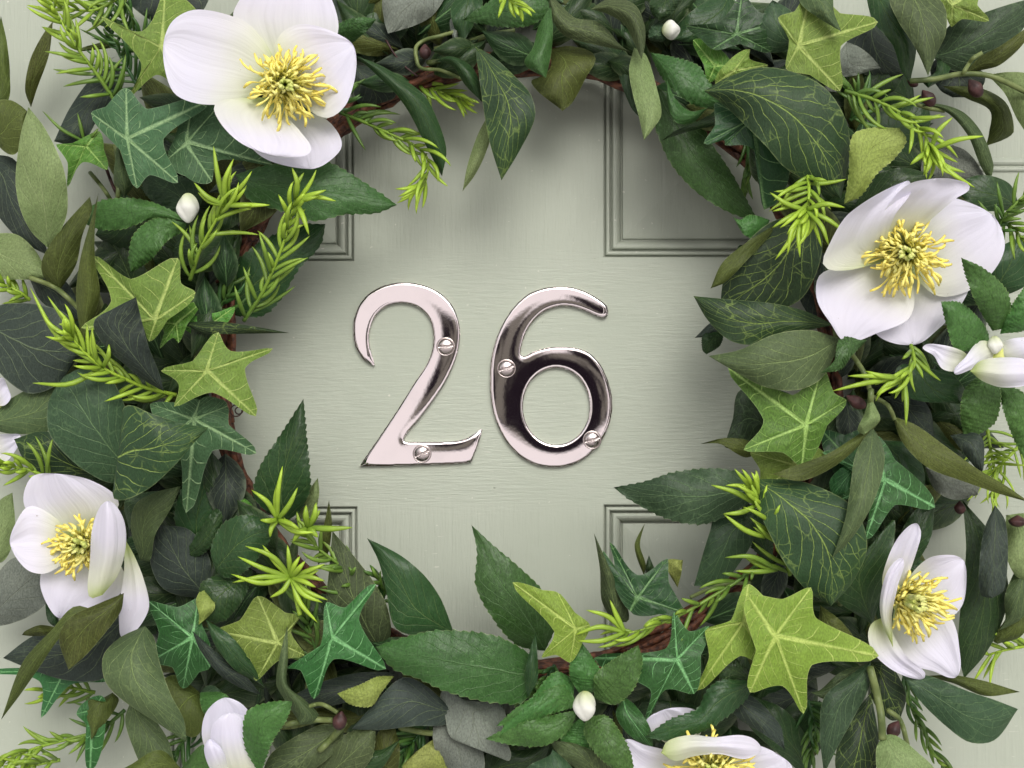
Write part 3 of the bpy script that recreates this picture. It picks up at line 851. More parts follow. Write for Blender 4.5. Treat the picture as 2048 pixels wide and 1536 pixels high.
# ------------------------------------------------------------------ hellebore flowers
flower((568, 168), 60, 'largest open white hellebore, upper left of the wreath, four wide petals round yellow stamens', [
  (56, 62, "560,170", "470,205 400,208 350,188 330,140", "327,85", "345,42 385,20 440,25 500,50 545,110"),
  (54, 58, "570,160", "500,90 466,36 482,-5 520,-45", "580,-60", "640,-35 668,10 676,65 640,120"),
  (58, 66, "565,160", "548,110 560,70 590,50 625,50 672,66", "705,88", "713,120 708,165 690,212 655,236 610,215"),
  (50, 56, "560,200", "500,240 500,290 540,322", "620,338", "655,325 684,290 660,245 620,225"),
  (60, 68, "545,195", "490,196 430,208 440,245 480,285", "540,311", "580,316 622,302 600,262 575,235", dict(arch=6)),
], dict(n=85, r1=78, hgt=15, seed=11, lean=(8, 4)))
flower((1815, 505), 62, 'open white hellebore on the right of the wreath, its upper petals cupped forward', [
  (54, 60, "1800,520", "1835,440 1868,405 1900,394", "1985,430", "2010,490 1985,545 1930,585 1870,590"),
  (50, 56, "1805,540", "1765,620 1752,668", "1828,690", "1880,655 1925,605 1935,560"),
  (58, 66, "1792,515", "1740,500 1682,530 1638,552 1634,600 1660,645", "1692,684", "1760,664 1815,640 1829,605 1822,560"),
  (62, 80, "1788,515", "1700,540 1648,533 1658,490 1700,425", "1815,361", "1822,385 1790,430 1775,480", dict(arch=9, fold=5)),
  (62, 84, "1800,500", "1755,460 1780,405 1818,368", "1870,357", "1905,358 1940,374 1910,398 1850,450", dict(arch=9, fold=4)),
], dict(n=85, r1=82, hgt=16, seed=12, lean=(-4, 6)))
flower((165, 1090), 55, 'white hellebore at the left edge of the wreath, half closed and turned left', [
  (50, 64, "165,1090", "90,1050 48,1010 62,955", "110,947", "185,962 238,1005 200,1050"),
  (54, 64, "160,1085", "110,1035 60,1012 32,1045", "20,1088", "52,1138 90,1147 135,1120"),
  (48, 50, "165,1110", "95,1120 80,1165 95,1210", "120,1236", "190,1212 245,1182 240,1130"),
  (56, 48, "248,1075", "248,1140 240,1200 238,1245", "246,1277", "272,1262 298,1215 288,1160 268,1110"),
  (70, 84, "205,1190", "178,1194 180,1120 186,1050", "214,1002", "246,1035 252,1090 236,1150", dict(arch=4, fold=-7, curl=-3)),
], dict(n=60, r1=56, hgt=14, seed=13, lean=(-14, 6), squash=1.05))
flower((1812, 1200), 58, 'white hellebore low on the right of the wreath, seen side on, long yellow stamens', [
  (44, 50, "1800,1190", "1825,1145 1860,1115 1905,1110", "1928,1122", "1933,1165 1925,1210 1902,1232 1850,1215"),
  (46, 54, "1790,1205", "1860,1190 1905,1240 1918,1290", "1914,1353", "1865,1342 1815,1325 1785,1275"),
  (60, 74, "1780,1205", "1764,1165 1778,1110 1800,1070", "1831,1046", "1842,1065 1836,1095 1812,1160", dict(arch=3)),
  (62, 56, "1776,1232", "1745,1245 1736,1270 1746,1305 1788,1342", "1844,1360", "1850,1345 1815,1315 1790,1275"),
  (66, 76, "1786,1295", "1764,1245 1760,1200 1776,1140", "1806,1118", "1796,1170 1784,1230", dict(fold=-3)),
], dict(n=80, r1=62, hgt=18, seed=14, lean=(42, 14), squash=1.1))
flower((1425, 1540), 60, 'white hellebore cut off by the bottom of the picture, front petal folded over the stamens', [
  (52, 56, "1400,1530", "1330,1560 1275,1560 1250,1520", "1249,1480", "1290,1490 1330,1500"),
  (50, 56, "1350,1500", "1310,1470 1290,1445", "1325,1420", "1370,1415 1395,1425 1400,1470"),
  (52, 56, "1450,1530", "1480,1500 1510,1490", "1550,1505", "1585,1540 1540,1570 1490,1570"),
  (76, 68, "1322,1506", "1335,1482 1380,1470 1430,1474 1480,1470 1508,1478", "1522,1500", "1490,1518 1440,1508 1390,1512 1350,1522", dict(arch=5, fold=-3)),
], dict(n=70, r1=85, hgt=14, seed=15))
flower((2005, 715), 62, 'small nodding white hellebore at the right edge of the picture under green sepals', [
  (62, 66, "1945,720", "1915,742 1885,738 1868,712", "1846,693", "1885,690 1925,702"),
  (62, 72, "2000,690", "1960,682 1930,715", "1908,746", "1940,740 1975,725 2005,705", dict(fold=-3)),
  (64, 68, "1998,720", "1999,690 2030,676", "2070,680", "2080,720 2040,735", dict(fold=-3)),
  (70, 70, "1940,742", "1960,722 2000,715 2050,718", "2085,740", "2060,768 2005,775 1965,762", dict(arch=6, fold=-4)),
])
flower((475, 1500), 52, 'half open white hellebore at the bottom left edge, petals closed together', [
  (50, 62, "470,1560", "425,1520 404,1475 412,1425", "446,1396", "480,1405 505,1435 520,1500", dict(fold=-3)),
  (58, 68, "480,1570", "435,1535 420,1490 428,1445", "462,1425", "495,1440 515,1490 520,1540", dict(fold=-4)),
  (60, 66, "460,1570", "425,1545 408,1500", "420,1478", "445,1500 460,1540", dict(fold=-3)),
])
flower((-10, 800), 30, 'white petals just showing at the left edge of the picture', [
  (30, 34, "-30,800", "-10,770 5,755", "14,775", "22,795 5,812"),
  (30, 34, "-30,900", "-10,872 20,868", "42,872", "25,910 5,925"),
])

def bud(c, h, size, label, sepals, ang=0, tone=None):
    b = Buf(); cx, cy, cz = P(c[0], c[1], h); rx, ry = size
    b.ball((0, 0, 0), (PX * rx, PX * rx, PX * ry), (lambda f: max(0, 1.0 - 2.0 * f)), 30)
    a = math.radians(ang); vs = []
    for i, (x, y, z) in enumerate(b.v):
        k = 1 + .22 * abs(math.sin(math.atan2(y, x) * 1.5 + z / (PX * ry) * 1.3 + rx)) - 0.40 * max(0, -z / (PX * ry)) ** 1.6 - .16 * max(0, z / (PX * ry)) - .10
        x *= k; y *= k; vs.append((cx + x * math.cos(a) - z * math.sin(a), cy + y, cz + x * math.sin(a) + z * math.cos(a)))
    b.v = vs
    f = b.make('hellebore_bud', M['budw'], wreath, label)
    for p in sepals:
        sheet('sepal', p[0], p[1], p[2], p[3], p[4], p[5], p[6], parent=f, **dict(dict(arch=4, fold=-2, serr=3.0, nu=4), **(p[7] if len(p) > 7 else {})))
bud((1170, 1412), 70, (19, 26), 'small closed white bud in the middle of a star of broad green sepals', [
  ('C', 60, 62, "1162,1392", "1140,1350 1146,1310", "1163,1284", "1188,1320 1203,1350 1190,1380"),
  ('C', 64, 72, "1188,1396", "1192,1350 1235,1315", "1277,1290", "1284,1325 1268,1375 1230,1408"),
  ('C', 58, 60, "1156,1412", "1130,1372 1085,1385 1035,1415", "992,1452", "1060,1445 1110,1425"),
  ('C', 60, 58, "1156,1420", "1100,1432 1030,1450", "970,1478", "1030,1490 1090,1490 1135,1462"),
  ('C', 62, 66, "1172,1436", "1170,1470 1205,1520", "1268,1560", "1262,1510 1240,1465 1212,1432"),
  ('C', 54, 50, "1160,1436", "1130,1465 1120,1500", "1150,1520", "1180,1500 1176,1460")])
bud((376, 416), 52, (19, 27), 'white bud with green side below the upper left flower', [
  ('C', 44, 38, "378,442", "330,415 270,398 195,405", "165,445", "200,458 250,456 305,436", dict(serr=3)),
  ('C', 46, 42, "374,446", "310,438 268,470 258,515", "262,545", "300,520 335,480 365,462"),
  ('S', 34, 28, "372,430", "330,420 290,385", "283,352", "350,350 400,375 400,410")])
bud((1990, 690), 66, (12, 16), 'green bud base under the star of serrated sepals at the right edge', [
  ('C', 64, 78, "1985,662", "1955,610 1935,560", "1922,515", "1968,538 2012,580 2020,620 2005,655"),
  ('C', 62, 70, "1978,690", "1915,700 1895,655", "1882,603", "1920,606 1955,635 1975,665"),
  ('C', 64, 70, "2000,668", "2012,630 2035,595", "2060,560", "2090,600 2060,655"),
  ('C', 58, 50, "1966,745", "1930,780 1922,830", "1930,882", "1955,870 1992,840 1998,770"),
  ('C', 58, 50, "2000,765", "2005,810 2025,870", "2055,930", "2080,860 2050,790")])
bud((1342, 60), 40, (17, 17), 'tiny white bud peeping out between the leaves at the top', [
  ('S', 36, 34, "1325,85", "1300,78 1302,55", "1318,42", "1332,55 1333,75")], ang=90)

# ------------------------------------------------------------------ dark undergrowth of leaves tied round the ring
def undergrowth():
    rg = random.Random(9); v, f, vu, vv, ed, fm = [], [], [], [], [], []
    cx, cy = WREATH_C
    for i in range(1000):
        a = rg.uniform(0, 6.283); over = i >= 900
        r = rg.choice([rg.uniform(640, 720), rg.uniform(660, 860), rg.uniform(700, 930)])
        if over: r = rg.uniform(615, 660)
        x, y = cx + r * math.cos(a) * 1.0, cy + r * math.sin(a) * 1.0
        if x < -60 or x > 2110 or y < -60 or y > 1600: continue
        d = a + rg.uniform(-1.3, 1.3) + (math.pi if (r > 820 and rg.random() < .7) else 0)
        L = rg.uniform(110, 190); W = L * rg.uniform(.17, .26); h0 = rg.uniform(3, 20) + 20 * over; bend = rg.uniform(-.5, .5)
        if over: d = a + rg.choice([-1, 1]) * rg.uniform(1.2, 1.6); L *= .8
        x1, y1 = x + L * math.cos(d), y + L * math.sin(d)
        r1 = math.hypot(x1 - cx, y1 - cy)
        if r1 < 605 or r1 > 985: continue
        if min(x1, x) < 120 and min(y, y1) < 330: continue
        if max(x1, x) > 1930 and max(y, y1) > 1290: continue
        if min(x1, x) < 175 and max(y, y1) > 1340: continue
        if max(x1, x) > 1975 and min(y, y1) < 340: continue
        o = len(v); n = 10; px, py = x, y
        for k in range(n):
            t = k / (n - 1); w = W * math.sin(math.pi * t ** .85) * (1 - .25 * t)
            for j in range(5):
                u = (j - 2) / 2
                v.append(P(px - math.sin(d) * w * u, py + math.cos(d) * w * u, max(2, h0 + 7 * math.sin(math.pi * t * .8) - 4 * abs(u) + t * rg.uniform(0, 1))))
                vu.append(u); vv.append(t); ed.append(1 if abs(u) == 1 else 0)
            px += math.cos(d) * L / (n - 1); py += math.sin(d) * L / (n - 1); d += bend / n
        for k in range(n - 1):
            for j in range(4): f.append((o + k * 5 + j, o + k * 5 + j + 1, o + k * 5 + j + 6, o + k * 5 + j + 5)); fm.append((0, 0, 1, 2, 0, 3)[i % 6])
    ob = link('undergrowth_leaves', v, f, M['D'], wreath, attrs={'vu': vu, 'vv': vv, 'edge': ed}, mats=[M['D'], M['B'], M['O'], M['ID']], fm=fm)
    ob['kind'] = 'stuff'
undergrowth()

L = leaf
# ---- upper left
L('O', 20, 26, "-20,200", "-14,140 -10,80", "2,32", "14,85 20,150 14,205")
L('O', 14, 22, "62,215", "50,180 60,120 85,70", "106,42", "98,110 75,175", fold=-1)
L('O', 26, 34, "-20,275", "-10,205 20,200 40,210", "54,222", "48,275 25,310")
L('P', 40, 56, "97,497", "60,460 38,410 31,355 42,265", "57,214", "92,260 128,340 135,420 118,470", arch=6)
L('B', 18, 30, "-40,310", "-10,420 40,480", "98,512", "78,450 50,380 28,318")
L('P', 26, 34, "-40,470", "30,468 70,500", "100,556", "60,559 0,557 -40,540", fold=-2)
L('O', 34, 46, "120,580", "88,555 84,520 120,460", "180,393", "184,420 165,470 152,530")
L('O', 38, 50, "165,690", "152,600 160,520 182,440", "197,385", "190,450 190,520 200,590 180,650", fold=-5)
ivy('IO', 44, "322,92", "203,33 285,62 330,-20 400,30 430,110 370,140 352,170 312,150 257,194 282,125", dome=4)
ivy('IS', 50, "254,278", "182,226 212,213 252,176 295,218 420,200 327,278 356,366 300,350 274,377 240,300")
ivy('IS', 44, "372,286", "336,318 350,275 385,200 420,205 462,183 450,240 545,330 440,320 424,363 370,352")
ivy('IM', 32, "172,292", "112,289 145,286 198,262 208,300 214,340 165,325 135,374 135,325")
L('B', 20, 30, "240,130", "190,150 140,215", "108,283", "160,290 195,240 235,190")
L('S', 16, 18, "500,375", "440,350 390,345", "350,352", "380,400 440,440 500,420")
L('B', 18, 24, "240,-40", "262,10 300,40", "335,56", "390,38 420,-10 400,-50")
L('D', 16, 24, "330,380", "280,360 230,400", "190,470", "240,500 300,470 340,430", serr=0)
L('D', 14, 22, "260,620", "200,560 190,510", "215,470", "290,500 320,560 300,620")
L('S', 16, 22, "300,505", "330,460 370,450", "420,470", "390,520 340,540")
L('O', 14, 20, "220,75", "200,85 165,95", "160,103", "190,100 235,90")
needles("168,283", 30, "85,222;155,226;197,256", tone=.35, wid=3, name='dried_calyx')
stem("236,395 238,340 232,292", 34, 6, name='stem'); 
L('OG', 34, 40, "248,395", "228,365 230,320", "234,286", "250,330 266,370", fold=-4)
stem("180,345 205,375 225,405", 24, 5); stem("210,330 225,370 240,400", 22, 4, mat='berry')
# ---- top
L('D', 10, 16, "1830,215", "1760,215 1720,180", "1700,150", "1760,130 1820,160")
L('D', 16, 22, "1790,60", "1740,90 1720,140", "1730,200", "1790,180 1810,120")
L('B', 12, 18, "1640,480", "1600,540 1600,600", "1640,660", "1680,600 1680,530")
L('G', 34, 46, "690,92", "668,60 690,42 722,35", "753,38", "738,56 718,74 706,84", serr=3)
L('D', 12, 18, "745,-30", "712,30 708,90", "742,128", "776,90 778,10")
L('W', 22, 28, "865,-40", "770,-10 768,40", "776,67", "832,50 868,28 892,-20", arch=3)
L('B', 14, 20, "650,-30", "655,30 668,70", "700,100", "712,50 700,-10")
L('D', 26, 32, "935,-30", "902,15 910,60", "926,86", "950,45 965,0")
L('W', 24, 30, "918,30", "900,40 905,75", "912,102", "917,70")
L('D', 44, 34, "712,112", "748,145 792,188 822,232 852,292", "884,353", "893,300 876,242 850,192 810,160 760,130", arch=6, fold=-5)
L('B', 28, 24, "700,130", "702,165 718,208", "745,212", "792,190 760,150 730,132")
L('V', 44, 50, "950,92", "955,130 966,210 978,280", "1003,361", "1040,300 1070,235 1062,190 1025,148 985,112", arch=7)
L('D', 38, 40, "872,122", "905,132 930,170", "965,205", "958,160 940,130 900,112", fold=-4)
L('P', 30, 34, "975,232", "955,270 935,330", "925,383", "950,350 970,310 983,265", fold=-2)
L('G', 38, 44, "925,40", "970,10 1020,-20 1060,-20", "1098,0", "1095,25 1060,50 1000,52", serr=3.5, mid=.1)
L('G', 44, 52, "1102,12", "1078,50 1066,95 1049,127", "1092,156", "1102,110 1106,60", fold=-4)
L('O', 30, 38, "1100,98", "1102,130 1090,150 1062,165", "1125,222", "1145,205 1172,155 1190,112 1140,92", arch=5)
L('OG', 40, 42, "1092,-20", "1105,40 1130,72 1185,88", "1262,104", "1240,90 1216,60 1190,42 1150,36 1120,8", fold=-4)
L('OG', 46, 56, "1180,18", "1225,-5 1270,10 1289,50 1290,90", "1283,119", "1268,85 1250,50 1215,28", fold=-5)
L('P', 44, 58, "1268,95", "1258,140 1266,190 1278,235", "1288,281", "1308,255 1323,228 1312,170 1292,110", arch=5)
L('S', 34, 38, "1245,100", "1230,120 1240,160 1262,215", "1284,240", "1275,180 1262,120")
L('G', 34, 30, "1316,175", "1306,230 1322,285 1348,335 1395,385 1450,420", "1520,447", "1498,410 1462,345 1425,290 1400,245 1360,205", arch=6, serr=2)
L('G', 46, 50, "1300,105", "1325,155 1370,198 1408,214", "1455,206", "1418,165 1396,132 1350,116", serr=3, arch=5)
L('G', 50, 54, "1415,216", "1380,222 1350,196", "1334,158", "1335,205 1352,245 1385,245", fold=-3)
L('D', 40, 44, "1440,215", "1400,240 1350,262", "1322,282", "1380,262 1440,245")
L('D', 30, 40, "1330,-20", "1302,0 1303,25", "1318,42", "1345,25 1362,-10", serr=2)
L('D', 20, 26, "1460,-20", "1400,10 1355,50", "1345,80", "1400,85 1470,40")
ivy('ID', 44, "1473,68", "1372,52 1440,42 1484,-12 1520,25 1592,35 1548,70 1542,103 1480,88 1425,98 1402,78")
ivy('IM', 40, "1430,132", "1386,80 1425,90 1462,132 1440,150 1416,166 1408,130", dome=2)
ivy('IO', 46, "1470,140", "1500,98 1500,118 1536,130 1490,152 1430,168 1450,130", dome=2)
ivy('ID', 52, "1500,240", "1408,287 1430,250 1430,205 1480,222 1560,190 1580,300 1528,420 1508,300 1450,290 1448,280", dome=3)
L('S', 40, 46, "1600,90", "1540,105 1520,60 1530,20", "1545,0", "1580,20 1600,50")
# ---- upper right
ivy('IO', 56, "1596,92", "1556,36 1590,22 1622,-20 1680,26 1756,44 1682,92 1680,182 1620,150 1572,138 1578,80", dome=5)
L('OG', 60, 66, "1600,-30", "1600,5 1640,38", "1683,63", "1668,25 1660,-20")
L('V', 62, 60, "1408,182", "1460,152 1530,134 1605,150 1655,180 1692,240 1700,300", "1682,398", "1620,366 1568,334 1530,290 1490,250 1448,210", arch=10, fold=-5, ripple=1.5)
L('Y', 64, 68, "1688,408", "1698,350 1700,300 1708,268 1745,256", "1798,256", "1812,280 1790,315 1755,345 1722,390", serr=2.5, arch=5)
L('D', 34, 42, "1728,-30", "1745,40 1785,90 1802,140", "1820,165", "1832,90 1800,10 1770,-30", arch=6)
L('OG', 46, 54, "1830,-40", "1780,-10 1795,40 1818,75 1838,110", "1856,152", "1872,110 1892,65 1888,10", arch=6)
ivy('IO', 40, "1905,10", "1870,-30 1900,-60 1960,-20 1955,10 1978,42 1925,38 1903,54 1892,30", dome=2)
L('S', 26, 32, "1862,110", "1900,50 1960,28 2020,8", "2070,-5", "2045,60 2000,95 1950,140 1895,138", arch=5)
L('W', 30, 34, "1694,84", "1676,110 1676,152", "1762,136", "1740,110 1715,92", fold=-1)
L('B', 18, 24, "1760,40", "1700,60 1700,120 1750,158", "1808,152", "1810,110 1795,70")
L('D', 24, 30, "1875,105", "1870,145 1845,160", "1856,176", "1895,150 1900,120")
L('B', 16, 24, "1880,105", "1860,140 1880,180", "1905,195", "1950,190 1970,150 1920,120")
L('O', 36, 44, "1930,146", "1958,115 2000,92", "2075,40", "2045,90 2000,130 1965,140")
L('P', 34, 42, "1975,150", "2010,188 2035,240", "2070,290", "2080,190 2060,150 2015,144")
L('O', 30, 22, "1884,172", "1935,198 1980,222 1978,265", "1972,292", "2010,278 2028,262 2012,205 1960,176", fold=-4)
L('OG', 34, 24, "1845,210", "1895,226 1935,270 1960,330", "1980,364", "1987,330 1965,268 1928,225 1880,208", fold=-4)
L('W', 18, 22, "1905,290", "1850,310 1850,355", "1975,362", "1950,320 1930,300")
L('D', 22, 30, "1700,430", "1740,360 1800,335", "1870,350", "1830,390 1760,420")
L('D', 22, 28, "2040,420", "1960,420 1920,390 1905,378", "1895,375", "1960,350 2020,368", fold=-2)
L('D', 14, 22, "1700,330", "1720,270 1780,210", "1850,190", "1860,250 1800,320 1750,350")
stem("1820,162 1870,158 1920,148 1980,152 2060,188", 46, 6.5); stem("1815,200 1850,215 1890,222", 34, 5); stem("1925,148 1945,118 1965,105", 48, 5)
berry(1950, 176, 52, 15, 21, 35); berry(1856, 196, 44, 14, 20, 35); berry(1825, 165, 30, 9, 13, 60)
# ---- left middle
L('B', 34, 40, "-40,640", "-20,720 50,785 110,772", "166,700", "158,660 128,625 70,608 0,610", arch=6)
L('B', 20, 26, "60,560", "80,600 120,630", "160,640", "150,590 120,555")
L('OG', 30, 34, "-40,850", "10,866 60,868 98,860", "142,748", "90,762 30,792 -30,830")
L('S', 44, 54, "252,925", "235,966 175,945 122,900 96,860 98,800", "128,752", "165,736 212,745 245,800 262,870", arch=8)
L('B', 56, 70, "328,783", "290,762 248,728 208,690 187,644 225,618", "272,594", "283,640 298,695 318,745", arch=4)
ivy('IO', 48, "311,640", "183,511 262,558 356,516 362,566 391,585 335,640 298,683 278,645 162,656 222,602", dome=4)
ivy('IM', 44, "352,648", "402,606 374,650 357,686 345,676 320,697 328,665 322,645 345,630", dome=2)
ivy('IM', 38, "415,652", "394,603 425,626 470,614 455,645 408,697 388,672 366,655 378,628", dome=2)
ivy('IO', 58, "413,742", "437,664 462,702 546,697 490,737 512,833 425,785 348,813 357,768 322,742 385,722", dome=4)
ivy('IS', 48, "388,838", "300,808 350,805 400,800 440,798 455,812 458,850 513,907 425,902 372,1026 356,895 300,900 310,850", dome=3)
L('V', 66, 74, "236,905", "246,860 250,812 300,826 360,846", "417,855", "388,886 345,935 290,982 230,999 232,955", arch=4, fold=-3)
L('V', 36, 42, "192,958", "120,962 55,930", "28,878", "90,862 150,890 190,930")
L('V', 44, 50, "365,645", "400,665 440,668", "580,666", "520,655 440,643 400,643", fold=-4, arch=3)
L('D', 22, 28, "435,625", "455,545 500,500 560,465 610,450", "651,448", "640,490 595,540 560,600 520,632", serr=3)
L('G', 46, 44, "470,350", "540,330 610,330 655,325 700,348 750,380", "794,410", "750,426 690,428 625,441 560,420 500,400", serr=3, arch=6)
L('D', 34, 44, "570,1045", "530,1020 508,990 520,935 555,880 580,842", "607,797", "611,860 617,925 619,980 600,1020", serr=3.5, arch=7)
L('D', 28, 34, "500,1040", "440,1040 410,980 402,920", "410,888", "450,935 490,985")
L('D', 26, 34, "395,1110", "350,1040 375,960", "420,930", "445,990 430,1060", serr=3)
L('B', 22, 24, "480,1035", "470,1000 478,980", "500,985", "520,1010 515,1040")
L('S', 34, 38, "350,980", "290,985 250,1000", "258,1060", "300,1040 340,1010")
L('OG', 38, 46, "280,1120", "262,1060 270,1010 310,985", "362,972", "340,1020 310,1070 300,1120")
L('D', 48, 54, "432,1142", "422,1100 445,1050 480,1032 520,1036", "548,1066", "520,1110 485,1145 450,1155", serr=3.5, arch=5)
L('B', 26, 32, "420,1200", "330,1180 300,1120", "320,1050", "380,1060 420,1120")
L('D', 30, 36, "360,1120", "400,1060 440,1010", "462,1010", "440,1070 400,1110", serr=3)
L('D', 40, 46, "505,1140", "470,1140 405,1165 400,1190", "412,1245", "450,1240 490,1190", serr=3)
L('Y', 44, 50, "405,1172", "392,1200 398,1230", "397,1250", "420,1230 430,1215 425,1195")
L('P', 26, 32, "590,1040", "608,1000 622,975", "636,955", "638,990 625,1030", serr=1)
L('O', 34, 40, "636,1130", "640,1080 650,1040", "658,1000", "664,1050 655,1110")
L('OG', 28, 34, "560,1130", "575,1100", "594,1070", "596,1105 580,1140")
L('IM', 28, 34, "500,1030", "480,1010", "478,990", "500,1005 515,1030")
# ---- lower left
L('W', 28, 34, "-40,1245", "-20,1180 0,1140 35,1114", "86,1145", "95,1200 60,1232 0,1252")
L('P', 24, 30, "-30,1130", "-20,1040 0,1000", "25,985", "30,1060 10,1120")
L('O', 56, 60, "252,1182", "205,1222 150,1212 105,1258 45,1325", "2,1440", "40,1390 75,1340 130,1265 190,1240", arch=6, fold=-3)
L('O', 64, 68, "248,1186", "195,1208 140,1235 118,1275", "137,1340", "172,1310 215,1260 242,1222", arch=4)
L('B', 42, 38, "250,1235", "200,1225 120,1250 60,1275", "6,1316", "60,1338 130,1360 205,1358 245,1300")
L('OG', 56, 62, "290,1252", "240,1275 206,1312 210,1362 242,1398 305,1440", "373,1484", "368,1440 340,1385 318,1320 308,1275", arch=9, fold=-4)
ivy('IG', 44, "385,1275", "296,1202 355,1214 396,1196 404,1250 420,1335 398,1345 366,1377 345,1335 303,1322 318,1265", dome=4)
L('B', 50, 46, "385,1262", "400,1300 440,1350 480,1375", "522,1390", "490,1350 440,1310")
L('D', 54, 48, "412,1240", "430,1290 470,1340 510,1362", "530,1375", "500,1320 460,1270")
ivy('IG', 32, "130,1340", "-20,1345 60,1335 150,1300 190,1330 215,1362 140,1370 82,1436 78,1362", dome=2)
ivy('IG', 34, "185,1420", "153,1428 175,1400 205,1392 212,1430 180,1545 172,1450", dome=1)
L('OG', 38, 44, "262,1400", "250,1440 268,1500", "300,1570", "345,1560 340,1490 310,1440")
L('O', 30, 36, "400,1385", "350,1350 320,1370", "345,1440", "385,1475 412,1440")
L('O', 30, 36, "225,1385", "195,1400 172,1395", "182,1480", "215,1440 238,1400", fold=-4)
L('C', 50, 56, "400,1385", "402,1410 412,1430", "420,1425", "440,1405 455,1395 440,1385", serr=3)
L('C', 64, 72, "520,1550", "490,1490 494,1425 540,1405", "585,1402", "572,1440 545,1480 530,1520", serr=3.5)
L('C', 30, 34, "360,1540", "390,1500 410,1490", "425,1530", "400,1560")
L('S', 28, 34, "390,1400", "420,1370 460,1400", "480,1420", "450,1440 410,1430")
L('O', 44, 50, "115,1255", "80,1250 50,1262", "44,1270", "60,1272 95,1270")
L('D', 30, 36, "90,1200", "95,1240 112,1255", "120,1250", "110,1215")
L('O', 46, 52, "365,1540", "320,1500 260,1530", "232,1545", "280,1560")
# ---- bottom middle
L('OG', 36, 44, "752,1295", "690,1270 655,1210 658,1140", "665,1062", "702,1105 745,1160 775,1215 780,1275", arch=7)
L('D', 38, 44, "908,1266", "840,1272 790,1255 772,1180 757,1122", "734,1076", "800,1110 848,1150 882,1198", arch=8)
L('G', 40, 46, "1090,1302", "1035,1290 985,1235 952,1170 955,1105", "943,1050", "988,1093 1030,1128 1085,1182 1112,1240", serr=2.5, arch=7)
L('G', 56, 58, "1075,1340", "1062,1312 1000,1276 935,1264 865,1263 800,1278", "750,1294", "785,1335 840,1358 900,1384 985,1404 1050,1400", serr=3.5, arch=8)
ivy('IG', 56, "665,1276", "752,1168 718,1240 772,1338 668,1318 628,1398 602,1342 572,1335 640,1292 652,1205 690,1215", dome=4)
ivy('IO', 48, "556,1286", "432,1262 480,1240 515,1192 570,1225 600,1232 582,1265 609,1311 556,1322 512,1362 500,1318", dome=4)
L('OG', 54, 58, "575,1250", "558,1320 553,1370 570,1400", "602,1450", "640,1440 610,1400 575,1370 576,1320", fold=-5)
L('B', 46, 50, "905,1420", "850,1370 805,1355 755,1400", "703,1458", "760,1460 830,1452 895,1448")
L('Y', 50, 54, "788,1352", "755,1354 720,1370", "674,1387", "700,1408 742,1412 762,1385", serr=2)
L('B', 32, 38, "790,1345", "720,1345 640,1365 590,1390", "560,1420", "640,1415 710,1400 770,1375")
L('OG', 44, 48, "690,1450", "640,1450 580,1480 540,1510", "520,1560", "580,1560 640,1530 680,1490")
L('OG', 42, 48, "620,1560", "640,1520 690,1470 720,1460", "752,1462", "745,1510 720,1545 680,1570", serr=2)
L('W', 44, 50, "1000,1405", "930,1400 885,1380 890,1430 905,1478", "985,1490", "1020,1520 1005,1460 1012,1430", arch=3)
L('W', 36, 42, "900,1560", "870,1500 868,1450", "890,1445", "930,1470 965,1500 960,1560")
L('Y', 34, 40, "930,1560", "850,1545 805,1540", "830,1505", "865,1480 890,1475 895,1520")
L('O', 34, 38, "760,1560", "745,1500 760,1460", "790,1455", "800,1500 790,1550")
L('D', 38, 44, "640,1560", "700,1500 760,1500", "800,1480", "760,1540 700,1570")
L('D', 28, 32, "960,1560", "980,1500 1040,1500", "1100,1490", "1080,1540 1020,1570")
L('OG', 50, 56, "1180,1560", "1110,1500 1100,1480", "1095,1478", "1160,1490 1210,1520 1230,1560")
L('S', 56, 60, "1030,1560", "1060,1530 1100,1510", "1105,1498", "1140,1530 1150,1560")
L('C', 56, 60, "1150,1360", "1110,1345 1060,1400 1010,1450", "1000,1475", "1070,1440 1140,1400", serr=3)
L('D', 62, 60, "1055,1395", "1050,1350 1060,1300", "1072,1262", "1075,1310 1075,1360", fold=-2)
berry(680, 1441, 58, 15, 19, -10)
stem("600,1420 640,1408 675,1425", 56, 5); stem("570,1450 620,1440 665,1440", 54, 7); stem("640,1500 670,1470 690,1445", 52, 8); stem("800,1455 850,1465 900,1468", 40, 7)
# ---- bottom right
ivy('IL', 62, "1152,1258", "1025,1165 1085,1180 1115,1185 1150,1225 1180,1250 1165,1285 1140,1325 1112,1310 1083,1315 1108,1262", dome=4)
L('OG', 46, 54, "1222,1240", "1203,1200 1200,1140", "1188,1066", "1212,1120 1238,1180 1258,1240", fold=-5)
ivy('ID', 50, "1275,1195", "1219,1084 1275,1150 1335,1117 1338,1165 1368,1225 1320,1228 1260,1222 1225,1160 1206,1100 1225,1140", dome=3)
L('O', 38, 46, "1288,1152", "1272,1110 1270,1085", "1290,1046", "1280,1090 1292,1130", fold=-3)
L('Y', 34, 40, "1355,1175", "1335,1140 1335,1120", "1366,1120", "1362,1150")
L('D', 36, 44, "1290,1160", "1292,1130", "1298,1110", "1310,1150")
ivy('IG', 58, "1354,1318", "1348,1224 1378,1262 1418,1252 1402,1310 1388,1388 1330,1380 1292,1442 1300,1378 1188,1316 1330,1298", dome=4)
ivy('IL', 60, "1487,1243", "1497,1168 1530,1195 1580,1230 1548,1290 1545,1345 1480,1312 1392,1382 1418,1315 1410,1262 1462,1240", dome=4)
ivy('IL', 68, "1550,1272", "1622,1175 1632,1236 1758,1312 1624,1330 1607,1428 1565,1372 1500,1385 1512,1300 1495,1190 1565,1198", dome=6)
